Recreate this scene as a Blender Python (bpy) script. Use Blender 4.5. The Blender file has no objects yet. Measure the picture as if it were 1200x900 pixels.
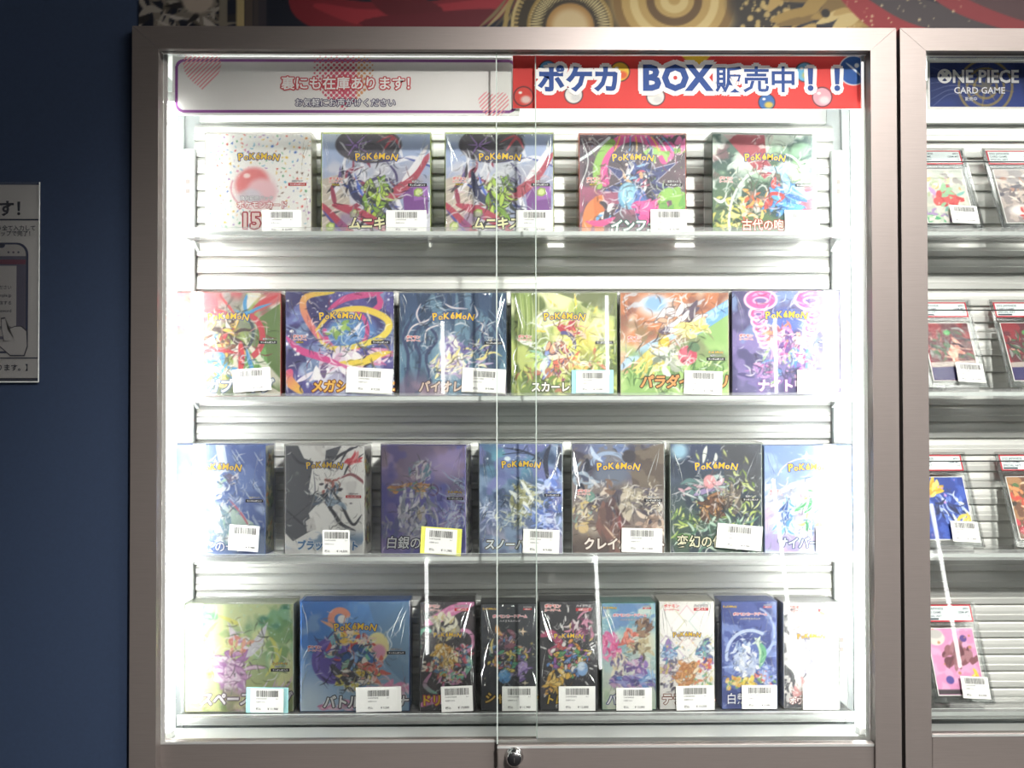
import bpy, math, random
import numpy as np
from mathutils import Matrix, Vector

SC = bpy.context.scene
COL = SC.collection
R = math.radians

# ------------------------------------------------------------------ camera
FPX = 1150.0                                   # focal length in pixels of the 1200x900 frame
EYE = Vector((0.0, -1.186, 1.45))
CAM_R = Matrix.Rotation(R(-0.7), 3, 'Z') @ Matrix.Rotation(R(90.9), 3, 'X') @ Matrix.Rotation(R(-0.1), 3, 'Z')
cd = bpy.data.cameras.new('camera')
cd.sensor_width = 36.0
cd.lens = FPX / 1200.0 * 36.0
cd.clip_start = 0.02
cam = bpy.data.objects.new('camera', cd)
cam.matrix_world = Matrix.Translation(EYE) @ CAM_R.to_4x4()
COL.objects.link(cam)
SC.camera = cam

def P(px, py, Y):
    """point of the photograph at pixel px, py that lies on the upright plane Y"""
    d = CAM_R @ Vector(((px - 600) / FPX, (450 - py) / FPX, -1.0))
    t = (Y - EYE.y) / d.y
    return EYE + d * t

# ------------------------------------------------------------------ world, exposure
wd = bpy.data.worlds.new('world')
SC.world = wd
wd.use_nodes = True
wd.node_tree.nodes['Background'].inputs[0].default_value = (0.05, 0.055, 0.07, 1)
wd.node_tree.nodes['Background'].inputs[1].default_value = 0.3
SC.view_settings.view_transform = 'Standard'
SC.view_settings.look = 'None'
SC.view_settings.gamma = 1.0
SC.view_settings.use_curve_mapping = False
SC.view_settings.exposure = 0.65
try:
    SC.cycles.transparent_max_bounces = 32
    SC.cycles.max_bounces = 10
    SC.cycles.sample_clamp_indirect = 6.0
except Exception:
    pass

LED_SIDE = 26.0        # emission of the two upright LED tubes
LED_TOP = 5.0          # emission of the LED bar under the case's top
LED_NEXT = 6.0         # emission of the neighbouring case's top bar
SPOT = 205.0           # watts of the track spot aimed at the showcases
PANEL = 12.0            # emission of the ceiling panels

# ------------------------------------------------------------------ colour + materials
def lin1(v):
    return v / 12.92 if v <= 0.04045 else ((v + 0.055) / 1.055) ** 2.4
def hx(s):
    return tuple(int(s[i:i + 2], 16) / 255 for i in (0, 2, 4))
def lin(s):
    return tuple(lin1(v) for v in hx(s)) + (1.0,)

MATS = {}
def pm(name, col, rough=0.5, metal=0.0, var=0.06, nscale=40, stretch=(1, 1, 1), bump=0.0, spec=0.5):
    m = bpy.data.materials.new(name); m.use_nodes = True
    nt = m.node_tree; b = nt.nodes['Principled BSDF']
    b.inputs['Roughness'].default_value = rough
    b.inputs['Metallic'].default_value = metal
    b.inputs['Specular IOR Level'].default_value = spec
    tc = nt.nodes.new('ShaderNodeTexCoord')
    mp = nt.nodes.new('ShaderNodeMapping'); mp.inputs['Scale'].default_value = stretch
    nz = nt.nodes.new('ShaderNodeTexNoise'); nz.inputs['Scale'].default_value = nscale; nz.inputs['Detail'].default_value = 4
    nt.links.new(tc.outputs['Object'], mp.inputs[0]); nt.links.new(mp.outputs[0], nz.inputs[0])
    rp = nt.nodes.new('ShaderNodeValToRGB')
    c = lin(col)
    rp.color_ramp.elements[0].position = 0.3; rp.color_ramp.elements[1].position = 0.7
    rp.color_ramp.elements[0].color = tuple(max(0, v * (1 - var)) for v in c[:3]) + (1,)
    rp.color_ramp.elements[1].color = tuple(min(1, v * (1 + var)) for v in c[:3]) + (1,)
    nt.links.new(nz.outputs['Fac'], rp.inputs[0]); nt.links.new(rp.outputs[0], b.inputs['Base Color'])
    if bump:
        bp = nt.nodes.new('ShaderNodeBump'); bp.inputs['Strength'].default_value = bump; bp.inputs['Distance'].default_value = 0.001
        nt.links.new(nz.outputs['Fac'], bp.inputs['Height']); nt.links.new(bp.outputs[0], b.inputs['Normal'])
    MATS[name] = m
    return m

def clear(name, tint, rough, refl=1.0, ior=1.45, haze=0.0):
    m = bpy.data.materials.new(name); m.use_nodes = True
    nt = m.node_tree; nt.nodes.clear()
    o = nt.nodes.new('ShaderNodeOutputMaterial'); mx = nt.nodes.new('ShaderNodeMixShader')
    t = nt.nodes.new('ShaderNodeBsdfTransparent'); t.inputs[0].default_value = tint + (1,)
    g = nt.nodes.new('ShaderNodeBsdfGlossy'); g.inputs['Roughness'].default_value = rough
    f = nt.nodes.new('ShaderNodeFresnel'); f.inputs[0].default_value = ior
    k = nt.nodes.new('ShaderNodeMath'); k.operation = 'MULTIPLY'; k.inputs[1].default_value = refl; k.use_clamp = True
    nt.links.new(f.outputs[0], k.inputs[0]); nt.links.new(k.outputs[0], mx.inputs[0])
    if haze:
        df = nt.nodes.new('ShaderNodeBsdfDiffuse'); df.inputs[0].default_value = (0.9, 0.9, 0.9, 1)
        m2 = nt.nodes.new('ShaderNodeMixShader'); m2.inputs[0].default_value = haze
        nt.links.new(t.outputs[0], m2.inputs[1]); nt.links.new(df.outputs[0], m2.inputs[2]); t = m2
    nt.links.new(t.outputs[0], mx.inputs[1]); nt.links.new(g.outputs[0], mx.inputs[2]); nt.links.new(mx.outputs[0], o.inputs[0])
    MATS[name] = m
    return m

def emit(name, col, strength):
    m = bpy.data.materials.new(name); m.use_nodes = True
    nt = m.node_tree; nt.nodes.clear()
    o = nt.nodes.new('ShaderNodeOutputMaterial'); e = nt.nodes.new('ShaderNodeEmission')
    e.inputs[0].default_value = col + (1,); e.inputs[1].default_value = strength
    nt.links.new(e.outputs[0], o.inputs[0])
    MATS[name] = m
    return m

def printed(name, rough):
    m = bpy.data.materials.new(name); m.use_nodes = True
    nt = m.node_tree; b = nt.nodes['Principled BSDF']
    a = nt.nodes.new('ShaderNodeAttribute'); a.attribute_name = 'Col'
    nt.links.new(a.outputs['Color'], b.inputs['Base Color'])
    nz = nt.nodes.new('ShaderNodeTexNoise'); nz.inputs['Scale'].default_value = 300
    mr = nt.nodes.new('ShaderNodeMapRange'); mr.inputs[3].default_value = rough - 0.05; mr.inputs[4].default_value = rough + 0.05
    nt.links.new(nz.outputs['Fac'], mr.inputs[0]); nt.links.new(mr.outputs[0], b.inputs['Roughness'])
    b.inputs['Specular IOR Level'].default_value = 0.3
    MATS[name] = m
    return m

pm('aluminium', '8a827e', 0.40, 0.6, 0.04, 30, (1, 1, 40), 0.05)
pm('aluminium_bright', 'd2d4d2', 0.35, 0.6, 0.03, 30, (1, 1, 1))
pm('slat_metal', 'dcdcd8', 0.46, 0.45, 0.04, 12, (0.3, 8, 8), 0.03)
pm('panel_paint', 'b6bcbc', 0.5, 0.0, 0.02)
pm('upright_paint', 'c6cac9', 0.5, 0.0, 0.02)
pm('white_paint', 'e9ebe9', 0.45, 0.0, 0.02)
pm('navy_wall', '24344e', 0.75, 0.0, 0.05, 300, (1, 1, 1), 0.05)
pm('grey_floor', '5b5a58', 0.5, 0.0, 0.15, 6)
pm('ceiling_paint', '7c7a78', 0.8, 0.0, 0.03)
pm('dark_wall', '3a3c44', 0.8, 0.0, 0.1)
pm('black_plastic', '17171a', 0.4, 0.0, 0.1)
pm('chrome', 'd8d8d8', 0.15, 1.0, 0.02)
pm('paper', 'ecebe8', 0.6, 0.0, 0.02, 200)
pm('teal_card', '9fd3d6', 0.6, 0.0, 0.03)
pm('yellow_card', 'e3e36a', 0.6, 0.0, 0.03)
pm('glass_edge', 'b9c4be', 0.3, 0.0, 0.03)
pm('acrylic_edge', 'dde3e0', 0.25, 0.0, 0.04, 120)
clear('glass', (0.985, 0.995, 0.988), 0.0, 0.6, 1.5)
clear('acrylic', (0.975, 0.98, 0.978), 0.04, 0.9, 1.49, 0.12)
clear('film', (0.98, 0.98, 0.98), 0.07, 0.8, 1.5, 0.025)
clear('slab_clear', (0.96, 0.965, 0.965), 0.03, 0.5, 1.5)
printed('print_card', 0.42)
printed('print_paper', 0.6)
emit('led_tube', (1.0, 1.0, 0.97), LED_SIDE)
emit('led_bar', (1.0, 1.0, 0.97), LED_TOP)
emit('led_bar_next', (1.0, 1.0, 0.96), LED_NEXT)
emit('lamp_panel', (1.0, 0.95, 0.90), PANEL)
emit('strip_glow', (1.0, 1.0, 0.98), 14.0)

# ------------------------------------------------------------------ mesh helpers
class MB:
    def __init__(self):
        self.v = []; self.f = []; self.m = []
    def add(self, vs, fs, mi=0):
        n = len(self.v); self.v += [tuple(p) for p in vs]
        for f in fs:
            self.f.append(tuple(i + n for i in f)); self.m.append(mi)
        return self
    def box(self, x0, x1, y0, y1, z0, z1, c=0.0, mi=0):
        if c <= 0:
            vs = [(x, y, z) for z in (z0, z1) for y in (y0, y1) for x in (x0, x1)]
            return self.add(vs, [(0, 2, 3, 1), (4, 5, 7, 6), (0, 1, 5, 4), (1, 3, 7, 5), (3, 2, 6, 7), (2, 0, 4, 6)], mi)
        X = (x0, x1); Y = (y0, y1); Z = (z0, z1); vs = []; idx = {}
        for i in (0, 1):
            for j in (0, 1):
                for k in (0, 1):
                    sx, sy, sz = (c if i == 0 else -c), (c if j == 0 else -c), (c if k == 0 else -c)
                    idx[i, j, k] = len(vs)
                    vs += [(X[i], Y[j] + sy, Z[k] + sz), (X[i] + sx, Y[j], Z[k] + sz), (X[i] + sx, Y[j] + sy, Z[k])]
        cen = Vector(((x0 + x1) / 2, (y0 + y1) / 2, (z0 + z1) / 2)); fs = []
        def face(q):
            p = [Vector(vs[a]) for a in q]
            n = (p[1] - p[0]).cross(p[2] - p[0]); m = sum(p, Vector()) / len(p)
            fs.append(tuple(q) if n.dot(m - cen) > 0 else tuple(reversed(q)))
        for s in (0, 1):
            face([idx[s, 0, 0], idx[s, 1, 0], idx[s, 1, 1], idx[s, 0, 1]])
            face([idx[0, s, 0] + 1, idx[1, s, 0] + 1, idx[1, s, 1] + 1, idx[0, s, 1] + 1])
            face([idx[0, 0, s] + 2, idx[1, 0, s] + 2, idx[1, 1, s] + 2, idx[0, 1, s] + 2])
        for a in (0, 1):
            for b in (0, 1):
                face([idx[a, b, 0], idx[a, b, 1], idx[a, b, 1] + 1, idx[a, b, 0] + 1])
                face([idx[a, 0, b], idx[a, 1, b], idx[a, 1, b] + 2, idx[a, 0, b] + 2])
                face([idx[0, a, b] + 1, idx[1, a, b] + 1, idx[1, a, b] + 2, idx[0, a, b] + 2])
        for q in idx.values():
            face([q, q + 1, q + 2])
        return self.add(vs, fs, mi)
    def prism(self, poly, axis, a0, a1, mi=0):
        """polygon in the two other axes (in x, y, z order), pushed along axis"""
        def put(p, a):
            q = list(p); q.insert('xyz'.index(axis), a); return tuple(q)
        n = len(poly)
        vs = [put(p, a0) for p in poly] + [put(p, a1) for p in poly]
        fs = [tuple(range(n)), tuple(range(2 * n - 1, n - 1, -1))] + [(i, i + n, (i + 1) % n + n, (i + 1) % n) for i in range(n)]
        return self.add(vs, fs, mi)
    def cyl(self, c, r, axis, a0, a1, n=16, mi=0):
        return self.prism([(c[0] + r * math.cos(2 * math.pi * i / n), c[1] + r * math.sin(2 * math.pi * i / n)) for i in range(n)], axis, a0, a1, mi)
    def lathe(self, prof, origin, n=24, mi=0):
        """profile (r, y) turned round an axis along Y"""
        vs = []; fs = []; k = len(prof)
        for i in range(n):
            a = 2 * math.pi * i / n
            vs += [(origin[0] + r * math.cos(a), origin[1] + y, origin[2] + r * math.sin(a)) for r, y in prof]
        for i in range(n):
            j = (i + 1) % n
            for q in range(k - 1):
                fs.append((i * k + q, i * k + q + 1, j * k + q + 1, j * k + q))
        return self.add(vs, fs, mi)
    def build(self, name, mats, parent=None, smooth=False, fix=True):
        me = bpy.data.meshes.new(name)
        me.from_pydata(self.v, [], self.f)
        if isinstance(mats, str): mats = [mats]
        for k in mats: me.materials.append(MATS[k])
        if len(mats) > 1: me.polygons.foreach_set('material_index', self.m)
        if fix:
            import bmesh
            b = bmesh.new(); b.from_mesh(me); bmesh.ops.recalc_face_normals(b, faces=b.faces); b.to_mesh(me); b.free()
        if smooth: me.polygons.foreach_set('use_smooth', [True] * len(me.polygons))
        me.update()
        return link(name, me, parent)

def link(name, me, parent=None):
    o = bpy.data.objects.new(name, me); COL.objects.link(o)
    if parent: o.parent = parent
    return o
def tag(o, label=None, cat=None, group=None, kind=None):
    if label: o['label'] = label
    if cat: o['category'] = cat
    if group: o['group'] = group
    if kind: o['kind'] = kind
    return o
def thing(name, label, cat, loc=(0, 0, 0), rz=0.0, group=None):
    o = bpy.data.objects.new(name, None); COL.objects.link(o)
    o.empty_display_size = 0.02
    o.location = loc; o.rotation_euler = (0, 0, rz)
    return tag(o, label, cat, group)

# ------------------------------------------------------------------ flat lettering
_G = {}
def glyphs(body, bold=0.015):
    key = (body, bold)
    if key not in _G:
        c = bpy.data.curves.new('lettering', 'FONT')
        c.body = body; c.size = 1; c.offset = bold; c.resolution_u = 2; c.fill_mode = 'FRONT'
        o = bpy.data.objects.new('lettering', c); me = o.to_mesh()
        v = np.empty(len(me.vertices) * 3); me.vertices.foreach_get('co', v)
        fs = [tuple(p.vertices) for p in me.polygons]
        _G[key] = (v.reshape(-1, 3)[:, :2].copy(), fs)
        o.to_mesh_clear(); bpy.data.objects.remove(o); bpy.data.curves.remove(c)
    return _G[key]

class Ink:
    """layers of flat print: local x to the right, z up, y stepping towards the viewer"""
    def __init__(self):
        self.v = []; self.f = []; self.c = []
    def flat(self, pts, faces, col, y):
        n = len(self.v); c = lin(col)
        for p in pts:
            self.v.append((p[0], y, p[1])); self.c.append(c)
        self.f += [tuple(i + n for i in f) for f in faces]
    def rect(self, x0, x1, z0, z1, col, y):
        self.flat([(x0, z0), (x1, z0), (x1, z1), (x0, z1)], [(0, 1, 2, 3)], col, y)
    def disc(self, x, z, r, col, y, n=24, r0=0.0, a0=0.0, a1=6.28318):
        pts = []
        for i in range(n + 1):
            a = a0 + (a1 - a0) * i / n
            pts += [(x + r * math.cos(a), z + r * math.sin(a)), (x + r0 * math.cos(a), z + r0 * math.sin(a))]
        self.flat(pts, [(2 * i, 2 * i + 2, 2 * i + 3, 2 * i + 1) for i in range(n)], col, y)
    def text(self, body, x, z, size, col, y, line=None, lw=0.06, align='l', shear=0.0, rot=0.0, bold=0.015, squash=1.0):
        v, fs = glyphs(body, bold)
        if not len(v): return 0
        q = v.copy(); q[:, 0] *= squash
        x0, x1 = q[:, 0].min(), q[:, 0].max()
        q[:, 0] -= {'l': x0, 'c': (x0 + x1) / 2, 'r': x1}[align]
        q[:, 0] += shear * q[:, 1]
        q *= size
        if rot:
            c, s = math.cos(rot), math.sin(rot)
            q = np.stack([q[:, 0] * c - q[:, 1] * s, q[:, 0] * s + q[:, 1] * c], 1)
        q += (x, z)
        if line:
            for i in range(10):
                a = i * 0.62832
                self.flat(q + np.array((math.cos(a), math.sin(a))) * size * lw, fs, line, y + 0.00008 + i * 0.000009)
        self.flat(q, fs, col, y)
        return (x1 - x0) * size
    def mesh(self, name, mat='print_card'):
        me = bpy.data.meshes.new(name); me.from_pydata(self.v, [], self.f)
        at = me.color_attributes.new('Col', 'FLOAT_COLOR', 'POINT')
        at.data.foreach_set('color', np.array(self.c, dtype=np.float32).ravel())
        me.materials.append(MATS[mat]); me.update()
        return me
# ------------------------------------------------------------------ printed pictures, painted onto a fine grid of coloured vertices
_T = {}
def vnoise(x, y, seed):
    if seed not in _T: _T[seed] = np.random.RandomState(seed).rand(64, 64)
    t = _T[seed]
    xi = np.floor(x).astype(int); yi = np.floor(y).astype(int)
    fx = x - xi; fy = y - yi
    fx = fx * fx * (3 - 2 * fx); fy = fy * fy * (3 - 2 * fy)
    a = t[yi % 64, xi % 64]; b = t[yi % 64, (xi + 1) % 64]; c = t[(yi + 1) % 64, xi % 64]; d = t[(yi + 1) % 64, (xi + 1) % 64]
    return (a * (1 - fx) + b * fx) * (1 - fy) + (c * (1 - fx) + d * fx) * fy
def sstep(a, b, x):
    t = np.clip((x - a) / (b - a), 0, 1); return t * t * (3 - 2 * t)

class Art:
    """x runs 0..1 across the width, y runs 0..h downwards in the same unit"""
    def __init__(s, w, h, px=0.0011):
        s.wm, s.hm = w, h; s.h = h / w
        s.nx = max(4, int(round(w / px)) + 1); s.ny = max(4, int(round(h / px)) + 1)
        s.x, s.y = np.meshgrid(np.linspace(0, 1, s.nx), np.linspace(0, s.h, s.ny))
        s.c = np.ones((s.ny, s.nx, 3)); s.aa = 1.0 / s.nx
    def mix(s, m, c, sl=None):
        t = s.c if sl is None else s.c[sl]
        col = np.array(hx(c)) if isinstance(c, str) else c
        t += m[..., None] * (col - t)
    def win(s, x0, x1, y0, y1):
        i0 = max(0, int((x0) * (s.nx - 1)) - 1); i1 = min(s.nx, int(x1 * (s.nx - 1)) + 3)
        k = (s.ny - 1) / s.h
        j0 = max(0, int(y0 * k) - 1); j1 = min(s.ny, int(y1 * k) + 3)
        if i1 <= i0 or j1 <= j0: return None
        return (slice(j0, j1), slice(i0, i1))
    def fill(s, c): s.c[:] = hx(c)
    def grad(s, c0, c1, ang=90, a=0.0, b=1.0):
        t = s.x * math.cos(R(ang)) + s.y / s.h * math.sin(R(ang))
        t = sstep(a, b, t)[..., None]
        s.c[:] = np.array(hx(c0)) * (1 - t) + np.array(hx(c1)) * t
    def cloud(s, c, sc=4, lo=0.45, hi=0.65, seed=1, al=1.0, st=(1, 1), rot=0, y0=None, y1=None):
        cr, sr = math.cos(R(rot)), math.sin(R(rot))
        u = (s.x * cr + s.y * sr) * sc * st[0]; v = (-s.x * sr + s.y * cr) * sc * st[1]
        w = vnoise(u * .7 + 9, v * .7 + 3, seed + 50)
        n = .6 * vnoise(u + w * 1.6 + 20, v + w + 20, seed) + .28 * vnoise(u * 2.1 + 40, v * 2.1 + 40, seed + 1) + .12 * vnoise(u * 4.3 + 60, v * 4.3 + 60, seed + 2)
        m = sstep(lo, hi, n) * al
        if y0 is not None: m = m * sstep(y0 - .1, y0 + .1, s.y)
        if y1 is not None: m = m * (1 - sstep(y1 - .1, y1 + .1, s.y))
        s.mix(m, c)
    def ell(s, x, y, rx, ry, c, rot=0, soft=0.0, al=1.0):
        r = max(rx, ry) * (1 + soft) + .02
        w = s.win(x - r, x + r, y - r, y + r)
        if w is None: return
        X = s.x[w] - x; Y = s.y[w] - y; cr, sr = math.cos(R(rot)), math.sin(R(rot))
        d = np.sqrt(((X * cr + Y * sr) / rx) ** 2 + ((-X * sr + Y * cr) / ry) ** 2)
        e = max(soft, s.aa / min(rx, ry))
        s.mix((1 - sstep(1 - e, 1 + e * .6, d)) * al, c, w)
    def glow(s, x, y, r, c, al=1.0):
        d = np.hypot(s.x - x, s.y - y) / r
        s.mix(np.exp(-d * d * 2.2) * al, c)
    def ring(s, x, y, rx, ry, wd, c, rot=0, al=1.0, a0=0, a1=360):
        n = 40; pts = []
        cr, sr = math.cos(R(rot)), math.sin(R(rot))
        for i in range(n + 1):
            a = R(a0 + (a1 - a0) * i / n); X = rx * math.cos(a); Y = ry * math.sin(a)
            pts.append((x + X * cr - Y * sr, y + X * sr + Y * cr))
        s.stroke(pts, wd, c, raw=True, al=al, w2=wd)
    def poly(s, pts, c, al=1.0):
        xs = [p[0] for p in pts]; ys = [p[1] for p in pts]
        w = s.win(min(xs), max(xs), min(ys), max(ys))
        if w is None: return
        X = s.x[w]; Y = s.y[w]; ins = np.zeros(X.shape, bool); dm = np.full(X.shape, 9.0)
        for i in range(len(pts)):
            (xa, ya), (xb, yb) = pts[i], pts[(i + 1) % len(pts)]
            if ya != yb:
                ins ^= ((ya > Y) != (yb > Y)) & (X < (xb - xa) * (Y - ya) / (yb - ya) + xa)
            L = (xb - xa) ** 2 + (yb - ya) ** 2 + 1e-12
            t = np.clip(((X - xa) * (xb - xa) + (Y - ya) * (yb - ya)) / L, 0, 1)
            dm = np.minimum(dm, np.hypot(X - xa - t * (xb - xa), Y - ya - t * (yb - ya)))
        sd = np.where(ins, -dm, dm)
        s.mix((1 - sstep(-s.aa * .6, s.aa * .6, sd)) * al, c, w)
    def stroke(s, pts, wd, c, w2=None, al=1.0, line=None, raw=False, c2=None, lw=0.006):
        """curved brush stroke through pts; wd half width in the middle, w2 at the ends"""
        p = np.array(pts, float)
        if not raw:
            q = []
            e = np.vstack([2 * p[0] - p[1], p, 2 * p[-1] - p[-2]])
            for i in range(1, len(e) - 2):
                for t in np.linspace(0, 1, 9)[:-1]:
                    q.append(.5 * ((2 * e[i]) + (e[i + 1] - e[i - 1]) * t + (2 * e[i - 1] - 5 * e[i] + 4 * e[i + 1] - e[i + 2]) * t * t + (-e[i - 1] + 3 * e[i] - 3 * e[i + 1] + e[i + 2]) * t ** 3))
            q.append(e[-2]); p = np.array(q)
        n = len(p); tt = np.linspace(0, 1, n)
        ws = np.full(n, wd) if w2 is not None and w2 == wd else (w2 or 0) + (wd - (w2 or 0)) * np.sin(np.pi * tt) ** .7
        if line: s.stroke(p, wd + lw, line, w2=(w2 + lw) if w2 else lw * .4, al=al, raw=True)
        r = ws.max() + .01
        w = s.win(p[:, 0].min() - r, p[:, 0].max() + r, p[:, 1].min() - r, p[:, 1].max() + r)
        if w is None: return
        X = s.x[w]; Y = s.y[w]; dm = np.full(X.shape, 9.0); tb = np.zeros(X.shape)
        for i in range(n - 1):
            ax, ay = p[i]; bx, by = p[i + 1]; L = (bx - ax) ** 2 + (by - ay) ** 2 + 1e-12
            t = np.clip(((X - ax) * (bx - ax) + (Y - ay) * (by - ay)) / L, 0, 1)
            d = np.hypot(X - ax - t * (bx - ax), Y - ay - t * (by - ay)) - (ws[i] + (ws[i + 1] - ws[i]) * t)
            k = d < dm; dm = np.where(k, d, dm); tb = np.where(k, (i + t) / (n - 1), tb)
        m = (1 - sstep(-s.aa * .7, s.aa * .7, dm)) * al
        col = c if c2 is None else np.array(hx(c)) * (1 - tb[..., None]) + np.array(hx(c2)) * tb[..., None]
        s.mix(m, col, w)
    def rays(s, x, y, n, c, r0=0.0, r1=2.0, duty=.4, al=.8, seed=1):
        a = np.arctan2(s.y - y, s.x - x) / (2 * np.pi) * n; d = np.hypot(s.x - x, s.y - y)
        ph = vnoise(a * 1.0 + 100, a * 0 + seed, seed)
        m = sstep(1 - duty - .08, 1 - duty + .08, ph) * sstep(r0, r0 + .1, d) * (1 - sstep(r1 - .15, r1, d)) * al
        s.mix(m, c)
    def spikes(s, x, y, n, r0, r1, c, rot=0, seed=0, al=1.0):
        rg = random.Random(seed); pts = []
        for i in range(2 * n):
            a = R(rot) + math.pi * i / n; r = r1 * (.75 + .5 * rg.random()) if i % 2 == 0 else r0 * (.85 + .3 * rg.random())
            pts.append((x + r * math.cos(a), y + r * math.sin(a)))
        s.poly(pts, c, al)
    def stars(s, n, c, r0=.003, r1=.01, seed=1, box=None, al=.9):
        rg = random.Random(seed); x0, x1, y0, y1 = box or (0, 1, 0, s.h)
        for i in range(n):
            r = r0 + (r1 - r0) * rg.random() ** 2
            s.ell(rg.uniform(x0, x1), rg.uniform(y0, y1), r, r, c, al=al)
    def twinkle(s, x, y, r, c):
        s.poly([(x, y - r), (x + r * .18, y - r * .18), (x + r, y), (x + r * .18, y + r * .18), (x, y + r), (x - r * .18, y + r * .18), (x - r, y), (x - r * .18, y - r * .18)], c)
    def bits(s, n, cols, seed=1, r=(.008, .018), box=None):
        rg = random.Random(seed); x0, x1, y0, y1 = box or (0, 1, 0, s.h); done = []
        for i in range(n * 4):
            if len(done) >= n: break
            x, y = rg.uniform(x0, x1), rg.uniform(y0, y1)
            if any((x - a) ** 2 + (y - b) ** 2 < (r[1] * 2.0) ** 2 for a, b in done): continue
            done.append((x, y)); k = rg.randrange(4); q = rg.uniform(*r); c = rg.choice(cols); a = rg.uniform(0, 360)
            if k == 0: s.ell(x, y, q, q * .8, c, rot=a)
            elif k == 1: s.stroke([(x - q * math.cos(a), y - q * math.sin(a)), (x + q * .4, y + q * .3), (x + q * math.cos(a), y + q * math.sin(a))], q * .35, c, w2=q * .2)
            elif k == 2: s.spikes(x, y, 3, q * .5, q, c, rot=a, seed=i)
            else: s.ell(x, y, q, q * .45, c, rot=a)
    def swirl(s, cx, cy, rx, ry, pal, n=40, seed=1, w=(.008, .03), ln=(.08, .25), line=None, al=1.0, ang=None, spread=180):
        """many curved strokes of a palette gathered in an oval"""
        rg = random.Random(seed)
        for i in range(n):
            t = rg.uniform(0, 6.283); q = math.sqrt(rg.random())
            x = cx + rx * q * math.cos(t); y = cy + ry * q * math.sin(t)
            a = R((ang if ang is not None else 0) + rg.uniform(-spread, spread)); L = rg.uniform(*ln); b = a + rg.uniform(-.9, .9)
            p = [(x, y), (x + L * .5 * math.cos(a), y + L * .5 * math.sin(a)), (x + L * .5 * (math.cos(a) + math.cos(b)), y + L * .5 * (math.sin(a) + math.sin(b)))]
            s.stroke(p, rg.uniform(*w), rg.choice(pal), al=al, line=line)
    def finish(s, n, seed):
        """fine line work: short thin strokes in lighter and darker tones of what lies under them"""
        rg = random.Random(seed)
        for i in range(n):
            x = min(.98, max(.02, rg.gauss(.5, .26))); y = min(s.h * .98, max(s.h * .02, rg.gauss(s.h * .5, s.h * .27)))
            c = s.c[min(s.ny - 1, int(y / s.h * s.ny)), min(s.nx - 1, int(x * s.nx))]
            ii, jj = min(s.nx - 6, int(x * s.nx)), min(s.ny - 6, int(y / s.h * s.ny))
            if s.c[max(0, jj - 5):jj + 5, max(0, ii - 5):ii + 5].std(axis=(0, 1)).max() < .07: continue
            k = rg.random()
            c = c * rg.uniform(.35, .75) if k < .5 else c + (1 - c) * rg.uniform(.35, .8)
            a = rg.uniform(0, 6.283); b = a + rg.uniform(-1, 1); L = rg.uniform(.02, .07)
            s.stroke([(x, y), (x + L * math.cos(a), y + L * math.sin(a)), (x + L * (math.cos(a) + math.cos(b)), y + L * (math.sin(a) + math.sin(b)))], rg.uniform(.003, .0075), c.copy(), al=.85)
    def mesh(s, name, mat='print_card', lift=0.0):
        nx, ny = s.nx, s.ny
        me = bpy.data.meshes.new(name)
        v = np.zeros((ny, nx, 3)); v[..., 0] = (s.x - .5) * s.wm; v[..., 2] = s.hm - s.y * s.wm
        i = np.arange(nx * ny).reshape(ny, nx)
        f = np.stack([i[1:, :-1], i[1:, 1:], i[:-1, 1:], i[:-1, :-1]], -1).reshape(-1)
        nf = (nx - 1) * (ny - 1)
        me.vertices.add(nx * ny); me.vertices.foreach_set('co', v.ravel())
        me.loops.add(nf * 4); me.loops.foreach_set('vertex_index', f.astype(np.int32))
        me.polygons.add(nf); me.polygons.foreach_set('loop_start', np.arange(0, nf * 4, 4, dtype=np.int32))
        try: me.polygons.foreach_set('loop_total', np.full(nf, 4, dtype=np.int32))
        except Exception: pass
        me.update(calc_edges=True)
        c = np.clip(s.c, 0, 1); c = lift + (1 - lift) * c ** (1 - 1.3 * lift); c = np.where(c <= .04045, c / 12.92, ((c + .055) / 1.055) ** 2.4)
        col = np.ones((ny, nx, 4), np.float32); col[..., :3] = c
        at = me.color_attributes.new('Col', 'FLOAT_COLOR', 'POINT'); at.data.foreach_set('color', col.ravel())
        me.materials.append(MATS[mat]); me.validate()
        return me
# ------------------------------------------------------------------ the room
WALL_Y = 0.012                                   # the showcases are let into the wall
def slab(name, x0, x1, y0, y1, z0, z1, mat, kind='structure'):
    return tag(MB().box(x0, x1, y0, y1, z0, z1).build(name, mat), kind=kind)
slab('floor', -2.2, 3.2, -3.2, WALL_Y + .27, -.1, 0, 'grey_floor')
slab('ceiling', -2.2, 3.2, -3.2, WALL_Y + .27, 2.75, 2.85, 'ceiling_paint')
slab('wall_left', -2.3, -2.2, -3.2, WALL_Y + .1, 0, 2.75, 'dark_wall')
slab('wall_right', 3.2, 3.3, -3.2, WALL_Y + .1, 0, 2.75, 'dark_wall')
slab('wall_front', -2.3, 3.3, -3.3, -3.2, 0, 2.75, 'dark_wall')

# ceiling lamps of the shop, behind and to the right of the photographer
for i, (x, y) in enumerate([(1.1, -0.95), (2.1, -0.95), (1.1, -1.7), (2.1, -1.7)]):
    t = thing('ceiling_light', ['square ceiling panel lamp nearest the showcases, left one', 'square ceiling panel lamp nearest the showcases, right one',
              'square ceiling panel lamp further from the showcases, left one', 'square ceiling panel lamp further from the showcases, right one'][i], 'ceiling light', (x, y, 2.75), group='ceiling panel lamps')
    MB().box(-.31, .31, -.31, .31, -.03, -.0005, .004).build('housing', 'white_paint', t)
    MB().box(-.29, .29, -.29, .29, -.034, -.0305).build('diffuser', 'lamp_panel', t)

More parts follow.
